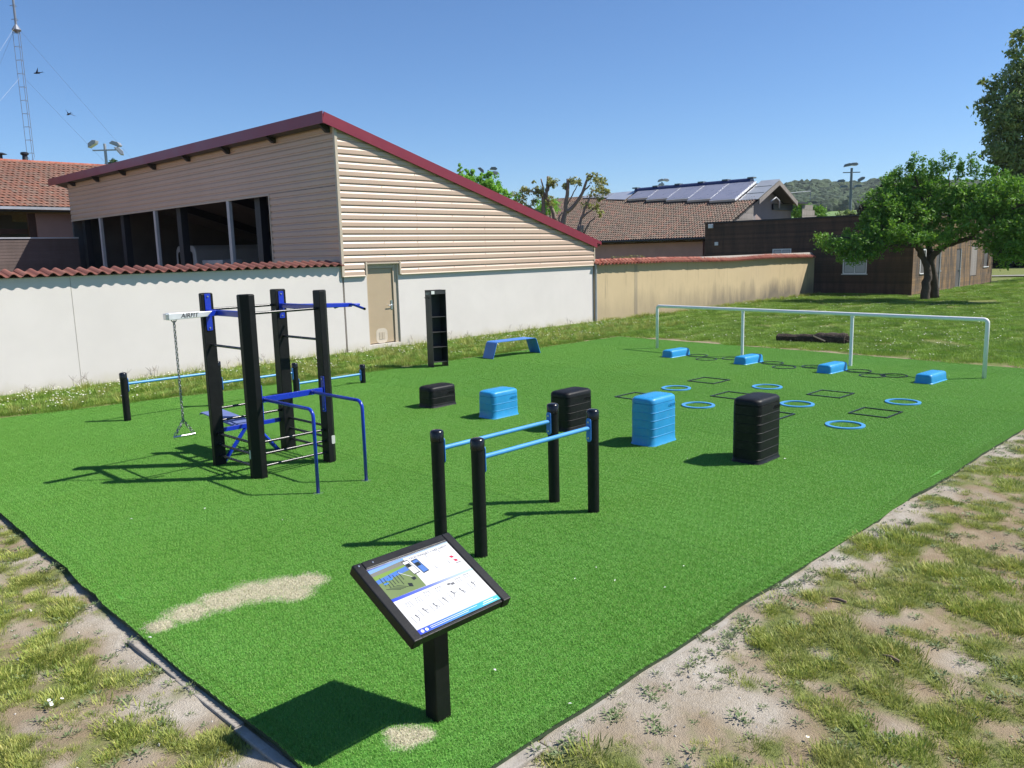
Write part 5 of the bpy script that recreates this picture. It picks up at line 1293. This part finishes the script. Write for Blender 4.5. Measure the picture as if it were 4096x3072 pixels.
lightmast(418, 575, 75, [(-1.3, -.05, -.5, 0), (1.2, -.1, .4, 0), (1.5, -.75, .9, .4)], M['lampmast'], 'pale floodlight mast rising behind the maroon shed roof edge', ar)
lightmast(1953, 680, 95, [(-1.2, 0, .8, 0), (.8, .1, .1, 0), (1.0, -.5, .2, .3)], M['lampmastdark'], 'small floodlight mast above the bright green tree', ar, .1)
lightmast(2648, 728, 118, [(-.3, .2, -.2, 0), (.7, .25, .2, .2), (-.2, -.5, 0, 0)], M['lampmast'], 'floodlight head just above the solar collectors', ar)
lightmast(3407, 672, 105, [(-.7, .35, -.15, 0), (.3, .45, .05, .1), (-1.7, -1.9, 0, 0), (-1.2, -2.7, 0, 0), (1.6, -1.7, -.5, 0), (1.1, -2.7, 0, 0)], M['lampmastdark'], 'tall dark floodlight mast in front of the wooded hill', ar, .17)
# two swallows
for (px, py), a in (((150, 292), .3), ((275, 457), -.5)):
    p = atd(px, py, 28); b = MB()
    b.tube([(-.10, 0, 0), (-.05, 0, .0), (.03, 0, .005), (.10, 0, .01)], [.004, .022, .025, .008], 7)
    b.add([(.05, 0, .012), (-.01, 0, .012), (-.08, .19, .03), (-.03, .10, .045), (.05, 0, .004), (-.01, 0, .004)], [(0, 1, 2, 3), (5, 4, 3, 2)])
    b.add([(.05, 0, .012), (-.01, 0, .012), (-.08, -.19, .03), (-.03, -.10, .045), (.05, 0, .004), (-.01, 0, .004)], [(3, 2, 1, 0), (2, 3, 4, 5)])
    b.add([(-.09, .006, 0), (-.09, -.006, 0), (-.17, -.04, 0), (-.12, 0, .004), (-.17, .04, 0)], [(0, 4, 3), (1, 3, 2), (0, 3, 1)])
    o = b.build('swallow', M['bird'], loc=p, rot=(.5, .2, ar+a+PI), fix=False); tag(o, 'small dark swallow flying %s' % ('beside the lattice mast' if py < 400 else 'above the floodlight mast'), 'bird', 'swallows in the sky')

# ------------------------------------------------------------------ trees, hedge, hill
def leaves(mb, pts, size, flat_=0.0):
    for p in pts:
        n = Vector((random.gauss(0, 1), random.gauss(0, 1), random.gauss(0, 1)+flat_)).normalized(); a = n.orthogonal().normalized(); a.rotate(Matrix.Rotation(U(0, 6.28), 3, n)); c = n.cross(a)
        s = size*U(.6, 1.35); p = Vector(p)
        mb.add([p-a*s, p-c*s*.42+n*s*.12, p+a*s, p+c*s*.42+n*s*.12], [(0, 1, 2, 3)])
def blob(cen, rad, n, clumps, spread, shell=.55):
    out = []; cl = []
    for _ in range(clumps):
        d = Vector((random.gauss(0, 1), random.gauss(0, 1), random.gauss(0, 1))).normalized(); r = U(shell, 1.0) if U(0, 1) < .75 else U(.1, 1)
        cl.append(Vector((cen[0]+d.x*r*rad[0], cen[1]+d.y*r*rad[1], cen[2]+d.z*r*rad[2])))
    for i in range(n):
        c = cl[i % clumps]; out.append(c+Vector((random.gauss(0, spread), random.gauss(0, spread), random.gauss(0, spread*.75))))
    return out, cl
def limb(mb, path, r0, r1, n=8, wob=.04):
    P = [Vector(p) for p in path]; Q = []
    for i in range(len(P)-1):
        k = 4
        for j in range(k):
            f = j/k; p0, p1, p2, p3 = P[max(i-1, 0)], P[i], P[i+1], P[min(i+2, len(P)-1)]
            q = .5*((2*p1)+(p2-p0)*f+(2*p0-5*p1+4*p2-p3)*f*f+(3*p1-p0-3*p2+p3)*f**3); Q.append(q+Vector((U(-wob, wob), U(-wob, wob), U(-wob, wob)*.5))*(1 if i+j else 0))
    Q.append(P[-1]); m_ = len(Q)-1
    mb.tube(Q, [r0+(r1-r0)*(i/m_)**.8 for i in range(m_+1)], n); return Q
# fruit tree by the annex
tb_ = g(3712, 1200); DT = math.hypot(tb_.x, tb_.y)
def fp(px, py, dd=0): return atd(px, py, DT+dd)-Vector((tb_.x, tb_.y, 0))
t = thing('fruit_tree', 'spreading fruit tree with two dark stems beside the timber annex', 'tree', (tb_.x, tb_.y, 0))
b = MB()
limb(b, [fp(3700, 1215), fp(3706, 1130), fp(3712, 1080), fp(3690, 1030), fp(3668, 985, .3)], .23, .11)
limb(b, [fp(3738, 1190, .6), fp(3735, 1120, .5), fp(3725, 1050, .2), fp(3745, 1010), fp(3790, 980), fp(3870, 955, -.3), fp(3935, 900, -.6), fp(4020, 850, -.8), fp(4130, 800, -1)], .21, .05)
limb(b, [fp(3725, 1050, .2), fp(3712, 980, .4), fp(3700, 900, .6), fp(3690, 800, .5), fp(3660, 690, .4)], .17, .03)
limb(b, [fp(3690, 1030), fp(3680, 990, -.4), fp(3640, 985, -.8), fp(3560, 980, -1), fp(3450, 960, -1), fp(3330, 945, -.8)], .13, .02)
limb(b, [fp(3668, 985, .3), fp(3640, 920, .2), fp(3580, 850, 0), fp(3540, 770, 0)], .11, .02)
limb(b, [fp(3790, 980), fp(3800, 900, .8), fp(3790, 800, 1), fp(3800, 690, 1)], .10, .02)
limb(b, [fp(3870, 955, -.3), fp(3920, 960, -.5), fp(3980, 1000, -.6), fp(4060, 1010, -.8)], .08, .02)
limb(b, [fp(3935, 900, -.6), fp(3940, 830, -.4), fp(3960, 750, -.3), fp(3990, 690)], .08, .02)
b.build('trunk', M['bark'], t, smooth=True)
FB = [((3540, 830, 0), 1.0, .8, 2600), ((3610, 760, .6), 1.0, .9, 2600), ((3690, 760, .8), 1.1, .9, 3000), ((3640, 870, 0), 1.2, .9, 3400), ((3560, 930, -.6), 1.1, .7, 3000), ((3450, 960, -.6), .95, .5, 2200), ((3350, 985, -.8), .8, .42, 1500), ((3420, 1020, -.9), .8, .40, 1300), ((3290, 955, -.6), .35, .22, 330), ((3750, 860, .8), 1.2, .9, 3000), ((3820, 790, .8), 1.1, .8, 2600), ((3900, 800, 0), 1.1, .85, 2800), ((3980, 790, -.5), 1.1, .85, 2800), ((4070, 800, -.8), 1.2, .9, 2800), ((4010, 890, -.8), 1.2, .7, 2800), ((4090, 930, -1), 1.1, .8, 2400), ((3740, 950, -.7), .9, .5, 1500), ((3660, 930, -1.0), .9, .6, 1900), ((4040, 1000, -1), .7, .45, 1100), ((3900, 870, -.6), 1.0, .55, 1700), ((4140, 860, -1.2), 1.2, 1.0, 2200), ((3500, 890, .4), .9, .6, 1800), ((4060, 1030, -1.2), .8, .4, 1000), ((4100, 985, -1.2), .9, .5, 1200), ((3960, 960, -1), .6, .35, 600), ((3480, 1000, -1), .7, .35, 900), ((3840, 930, -.5), .7, .4, 800)]
b = MB(); tw = MB()
for (px, py, dd), r, rzz, n in FB:
    c = fp(px, py, dd); o, cl = blob(c, (r*1.08, r*1.08, rzz*1.1), int(n*.74), max(12, n//52), .13, .5); leaves(b, o, .085, .4)
    for q in cl[::2]: tw.tube([c+(q-c)*.15, q], [.014, .004], 4)
for px, py, top in ((3655, 700, 610), (3775, 690, 600), (3800, 680, 615), (3880, 700, 612), (3905, 720, 640), (3575, 740, 680), (3720, 720, 640), (3640, 690, 640), (3540, 790, 730), (3500, 850, 800), (3850, 700, 640), (3940, 730, 660), (3985, 720, 665), (3600, 720, 665), (3690, 700, 630), (4030, 730, 680), (3455, 910, 870), (3380, 950, 915), (3750, 700, 645), (3830, 720, 655)):
    a_, c = fp(px, py, .4), fp(px+U(-8, 12), top, .4)
    tw.tube([a_, c], [.02, .004], 4)
    leaves(b, [a_+(c-a_)*U(0, 1)+Vector((random.gauss(0, .09), random.gauss(0, .09), random.gauss(0, .05))) for _ in range(150)], .075, .4)
b.build('crown', M['leaf_fruit'], t, fix=False); tag(tw.build('twigs', M['bark'], t, fix=False), kind='stuff')

def bigtree(name, label, px, base_d, blobs, leafm, barkm, size, trunk_r=.3, group=None, tops=None, lean=0):
    p = atd(px, 1000, base_d); t = thing(name, label, 'tree', (p.x, p.y, 0), group)
    b = MB(); zt = max(atd(q[0], q[1], base_d).z for q, *_ in blobs)
    limb(b, [(0, 0, -.1), (.1, .05, zt*.3), (0, 0, zt*.6), (.1, 0, zt*.9)], trunk_r, trunk_r*.15)
    cr = MB()
    for (bx, by, dd), r, rzz, n in blobs:
        c = atd(bx, by, base_d+dd)-Vector((p.x, p.y, 0)); limb(b, [(0, 0, max(.5, c.z*.5)), (c.x*.5, c.y*.5, c.z*.8), tuple(c)], trunk_r*.3, .03, 6)
        o, cl = blob(c, (r, r, rzz), n, max(10, n//34), r*.13); leaves(cr, o, size, .2)
    b.build('trunk', barkm, t, smooth=True); cr.build('crown', leafm, t, fix=False); return t
# tall fine-leaved tree cut by the right edge
bigtree('birch_tree', 'tall feathery grey green tree rising behind the fruit tree', 4175, 62,
        [((4120, 220, 0), 1.6, 1.5, 900), ((4060, 300, 0), 1.5, 1.1, 1020), ((4150, 330, 0), 2.2, 1.7, 1320), ((4015, 400, 0), 1.4, .9, 900), ((4060, 450, -1), 1.9, 1.5, 1920), ((4010, 520, -1), 1.3, 1.0, 1140), ((4120, 520, 0), 2.4, 1.8, 2160), ((4030, 600, -1), 1.4, .9, 1080), ((4090, 620, 0), 1.7, 1.2, 1440), ((4020, 690, 0), 1.1, .6, 540), ((4080, 730, 0), 1.4, .9, 1020), ((4000, 745, 0), .9, .45, 300), ((4110, 120, 0), 1.1, 1.1, 420), ((3930, 405, 0), .45, .2, 66), ((3935, 330, 0), .45, .22, 72), ((3950, 480, 0), .5, .3, 102), ((3960, 350, 0), .5, .3, 96), ((4220, 420, 1), 3, 3.5, 1800), ((4230, 650, 1), 3, 2.5, 1500), ((4050, 790, 0), 1.2, .6, 700), ((4085, 690, 0), 1.3, .8, 900), ((3985, 640, 0), .7, .5, 300), ((4000, 850, 0), .8, .4, 300)],
        M['leaf_birch'], M['barkpale'], .15, .3)
bigtree('dark_tree', 'dark purple leaved tree behind the timber annex roof', 3580, 75, [((3560, 800, 0), 1.6, 1.2, 1900), ((3500, 850, 0), 1.4, .9, 1500), ((3640, 770, 0), 1.6, 1.0, 1800), ((3590, 860, 0), 2.2, 1.2, 2200), ((3545, 745, 0), .5, .35, 200), ((3450, 870, 0), .9, .6, 600), ((3700, 800, 1), 2, 1.6, 1800)], M['leaf_dark'], M['bark'], .17, .3)
bigtree('spring_tree', 'bright green tree of upright shoots behind the maroon roof', 1960, 58, [((1860, 731, 0), .8, .75, 1560), ((1910, 751, 0), .9, .75, 1690), ((1960, 746, 0), .8, .8, 1560), ((1995, 786, 0), .7, .7, 1170), ((1880, 686, 0), .35, .45, 312), ((1925, 711, 0), .3, .45, 286), ((1955, 701, 0), .25, .4, 208), ((2050, 836, 0), .9, .6, 1170), ((1837, 676, 0), .22, .45, 156), ((2030, 776, 0), .3, .4, 169), ((2070, 786, 0), .25, .45, 143), ((2180, 826, 3), 1.0, .7, 1040)], M['leaf_light'], M['barkpale'], .11, .2)
bigtree('round_tree', 'small green tree between the tiled house and the hill', 3225, 90, [((3215, 850, 0), 1.3, 1.0, 1500), ((3260, 858, 0), 1.2, .8, 1300), ((3190, 830, 0), .8, .6, 600)], M['leaf_fruit'], M['bark'], .15, .2)
bigtree('far_tree', 'distant tree top peeping over the old orange roof edge', 455, 110, [((452, 655, 0), .9, .4, 350)], M['leaf_far'], M['bark'], .2, .2)
bigtree('round_tree', 'grey green shrub tree at the foot of the tall dark floodlight mast', 3400, 88, [((3390, 862, 0), 1.0, .55, 800), ((3440, 872, 0), .9, .5, 600)], M['leaf_birch'], M['bark'], .15, .15)

# pollarded trees in the yard behind the ochre wall
def pollard(label, base, D, limbs, tufts):
    p = atd(base[0], 1040, D); t = thing('pollard_tree', label, 'tree', (p.x, p.y, 0), 'pollarded trees behind the maroon roof')
    f = lambda px, py, dd=0: atd(px, py, D+dd)-Vector((p.x, p.y, 0))
    b = MB(); limb(b, [(0, 0, -.1), f(base[0], 1020), f(base[1], base[2])], .24, .15, 8, .02)
    for pa, r0, r1 in limbs: limb(b, [f(*q) for q in pa], r0, r1, 8, .025)
    b.build('trunk', M['barkpale'], t, smooth=True)
    c = MB()
    for px, py, r, n in tufts:
        o, cl = blob(f(px, py), (r, r, r), n, max(6, n//14), r*.22, .3); leaves(c, o, .075)
    c.build('crown', M['leaf_yellow'], t, fix=False)
pollard('pollarded tree with stubby limbs in front of the brown tile roof', (2245, 2250, 890), 40,
        [([(2250, 900), (2262, 845), (2272, 715)], .14, .075), ([(2262, 845), (2285, 835), (2330, 770), (2350, 705)], .12, .05), ([(2350, 705), (2360, 700), (2368, 708)], .05, .02), ([(2320, 785), (2335, 765), (2360, 740)], .06, .03), ([(2262, 830), (2290, 780), (2310, 740)], .04, .02), ([(2245, 900), (2235, 870), (2250, 850)], .05, .03), ([(2275, 760), (2260, 735)], .03, .02)],
        [(2286, 725, .25, 150), (2262, 748, .2, 90), (2400, 735, .42, 330), (2420, 770, .3, 130), (2350, 715, .2, 80), (2315, 725, .2, 70), (2380, 705, .2, 60), (2395, 790, .25, 80)])
pollard('pollarded tree with drooping sprouts left of the stubby one', (2200, 2190, 862), 41,
        [([(2220, 880), (2205, 830), (2185, 790), (2160, 770)], .12, .05), ([(2175, 862), (2172, 800), (2163, 765)], .11, .07), ([(2185, 790), (2192, 705)], .08, .055), ([(2190, 765), (2205, 735)], .05, .02), ([(2165, 770), (2150, 770), (2110, 760)], .06, .02), ([(2178, 780), (2164, 715)], .05, .03), ([(2170, 850), (2140, 840), (2095, 810)], .06, .02)],
        [(2208, 728, .3, 260), (2100, 762, .3, 230), (2085, 800, .3, 130), (2160, 775, .3, 180), (2130, 805, .22, 90), (2205, 805, .35, 170), (2135, 725, .1, 30), (2060, 790, .3, 90), (2150, 760, .2, 90), (2120, 830, .3, 90)])
pollard('thin pollarded trunk with brown sprouts against the brown tile roof', (2310, 2325, 900), 37,
        [([(2320, 900), (2330, 860), (2355, 800), (2372, 760)], .07, .03), ([(2330, 870), (2360, 845), (2420, 810)], .06, .02), ([(2335, 935), (2360, 890), (2385, 865)], .05, .02)],
        [(2345, 815, .25, 90), (2385, 835, .22, 80), (2405, 858, .2, 70), (2370, 765, .25, 90)])

# little seedlings on the ochre ridge, stalks along the white wall
b = MB()
for _ in range(110):
    p = Vector((23.75+U(1.2, 3.4), 18.73+U(-.05, .08), 2.30)); leaves(b, [p+Vector((0, 0, U(.0, .09)))], .03)
tag(b.build('ridge_weeds', M['leaf_yellow'], fix=False), 'yellow flowering weeds sprouting on the ridge tiles', 'weeds', kind='stuff')
b = MB()
for _ in range(38):
    x = U(3, 24); y = 18.56-U(0, .2); h = U(.12, .34); b.tube([(x, y, 0), (x+U(-.04, .04), y, h*.6), (x+U(-.12, .12), y, h)], [.004, .003, .002], 4)
    for k in range(4): b.tube([(x, y, h*.6), (x+U(-.1, .1), y+U(-.03, .03), h*U(.8, 1.05))], [.002, .0015], 3)
tag(b.build('dry_stalks', M['stick'], fix=False), 'thin dry stalks along the foot of the white wall', 'stalks', kind='stuff')

# hedge, path and field at the right
hp = [atd(px, 1000, 92) for px in (3880, 4000, 4150, 4300)]
t = thing('dark_hedge', 'dark dense hedge beyond the far lawn at the annex end', 'hedge', (hp[1].x, hp[1].y, 0))
b = MB(); o = []
for i in range(3):
    for _ in range(3400):
        f = U(0, 1); p = hp[i].lerp(hp[i+1], f); o.append(Vector((p.x+U(-1, 1), p.y+U(-1, 1), U(0, 5.2)))-Vector((hp[1].x, hp[1].y, 0)))
leaves(b, o, .28); b.build('foliage', M['leaf_dark'], t, fix=False)
b = MB()
for i in range(0, 9): p = hp[0].lerp(hp[3], i/8)-Vector((hp[1].x, hp[1].y, 0)); b.cyl((p.x, p.y, 0), (p.x, p.y, 3.5), .15, .05, n=6)
tag(b.build('stems', M['bark'], t), kind='stuff')
p = atd(4110, 1000, 93)
t = thing('parked_car', 'white parked car half hidden by the dark hedge', 'car', (p.x, p.y, 0), rz=ar)
b = MB(); b.prism([(-2.1, .35), (2.1, .35), (2.15, .9), (1.2, 1.0), (.6, 1.5), (-1.3, 1.52), (-2.1, 1.0)], -.85, .85, 'y'); b.build('body', M['van'], t, bevel=.06)
b = MB(); b.prism([(-1.2, 1.05), (1.0, 1.05), (.5, 1.42), (-1.2, 1.44)], -.86, -.852, 'y'); b.build('side_window', M['glass'], t)
for x in (-1.3, 1.35):
    b = MB(); b.cyl((x, -.9, .32), (x, -.66, .32), .32, n=18); b.build('wheel', M['tyre'], t, auto=True)
q0, q1 = g(3955, 1108), g(4300, 1102)
b = MB(); dv = (q1-q0).normalized(); nv = Vector((-dv.y, dv.x, 0)); b.add([q0-nv*.9, q1-nv*.9, q1+nv*.9, q0+nv*.9], [(0, 1, 2, 3)]); 
for i in range(4): b.v[i] = (b.v[i][0], b.v[i][1], .09)
tag(b.build('path', M['asphalt']), kind='structure')

# wooded hill
def hp_(az, r, el): a = math.radians(az); return Vector((r*math.cos(a), r*math.sin(a), 2.6+r*math.tan(math.radians(el))))
azs = [-12+2*i for i in range(33)]
def ridge_el(az): return 3.35+.45*math.sin((az-13)*.16)+.12*math.sin(az*1.1)-(max(0, az-26)*.10)
b = MB(); rs = [260, 380, 470, 620, 800, 1000, 1250]
for r in rs:
    for az in azs:
        re_ = ridge_el(az); el = {260: -.1, 380: 1.15, 470: 1.75, 620: 2.05, 800: 2.55, 1000: re_-.25, 1250: re_-.6}[r]
        b.v.append(tuple(hp_(az, r, max(el, -.2))))
n = len(azs)
for j in range(len(rs)-1):
    for i in range(n-1): b.f.append((j*n+i, j*n+i+1, (j+1)*n+i+1, (j+1)*n+i)); b.m.append(0)
tag(b.build('hill', basic('hill_meadow', (0.13, 0.22, 0.05), .95, .2, .01), smooth=True), kind='structure')
def hilltree(mb, c, r):
    bm = bmesh.new(); bmesh.ops.create_icosphere(bm, subdivisions=2, radius=1.0); off = Vector((U(0, 99), U(0, 99), U(0, 99)))
    vs = [Vector((v.co.x*r, v.co.y*r, v.co.z*r*.85))*(1+.38*noise.noise(v.co*2.1+off))+c for v in bm.verts]
    for v in bm.verts: pass
    mb.add(vs, [tuple(v.index for v in f.verts) for f in bm.faces]); bm.free()
b = MB()
def hill_el(az, r):
    kn = [(470, 1.75), (620, 2.05), (800, 2.55), (1000, ridge_el(az)-.25)]
    for (r0, e0_), (r1, e1_) in zip(kn, kn[1:]):
        if r <= r1: return e0_+(e1_-e0_)*(r-r0)/(r1-r0)
    return kn[-1][1]
for k in range(1500):
    az = U(14.5, 31); r = 640+370*U(0, 1)**1.0; el = hill_el(az, r); R_ = U(5.5, 9.5)
    hilltree(b, hp_(az, r, el)+Vector((0, 0, R_*.3)), R_)
fm, n, l, bs = newmat('forest'); geo = n.new('ShaderNodeNewGeometry'); c = ramp(n, l, geo.outputs['Random Per Island'], [(0, (0.028, 0.055, 0.022)), (.5, (0.045, 0.085, 0.03)), (1, (0.075, 0.115, 0.04))])
tt = tex(n, l, .35, 5, .7, geo.outputs['Position']); c = mix(n, l, maprange(n, l, tt.outputs[0], .4, .65, 0, .7), c, (0.02, 0.035, 0.016)); l.new(c, bs.inputs['Base Color']); bs.inputs['Roughness'].default_value = .9
bump(n, l, bs, tt.outputs[0], 1.0, 2.0)
tag(b.build('forest', fm, fix=False), 'far wooded hillside beyond the sports ground', 'forest', kind='stuff')

# thin summer haze filling the air above the whole place
b = MB(); b.box(-2600, 2600, -2600, 2600, -1.2, 95)
hm_ = bpy.data.materials.new('haze_air'); hm_.use_nodes = True; hn = hm_.node_tree.nodes; hn.remove(hn['Principled BSDF'])
pv = hn.new('ShaderNodeVolumePrincipled'); pv.inputs['Color'].default_value = (0.86, 0.90, 0.97, 1); pv.inputs['Density'].default_value = 0.00010; pv.inputs['Anisotropy'].default_value = 0.2
hm_.node_tree.links.new(pv.outputs[0], hn['Material Output'].inputs['Volume'])
tag(b.build('haze', hm_), 'thin pale summer haze in the air', 'haze', kind='stuff')
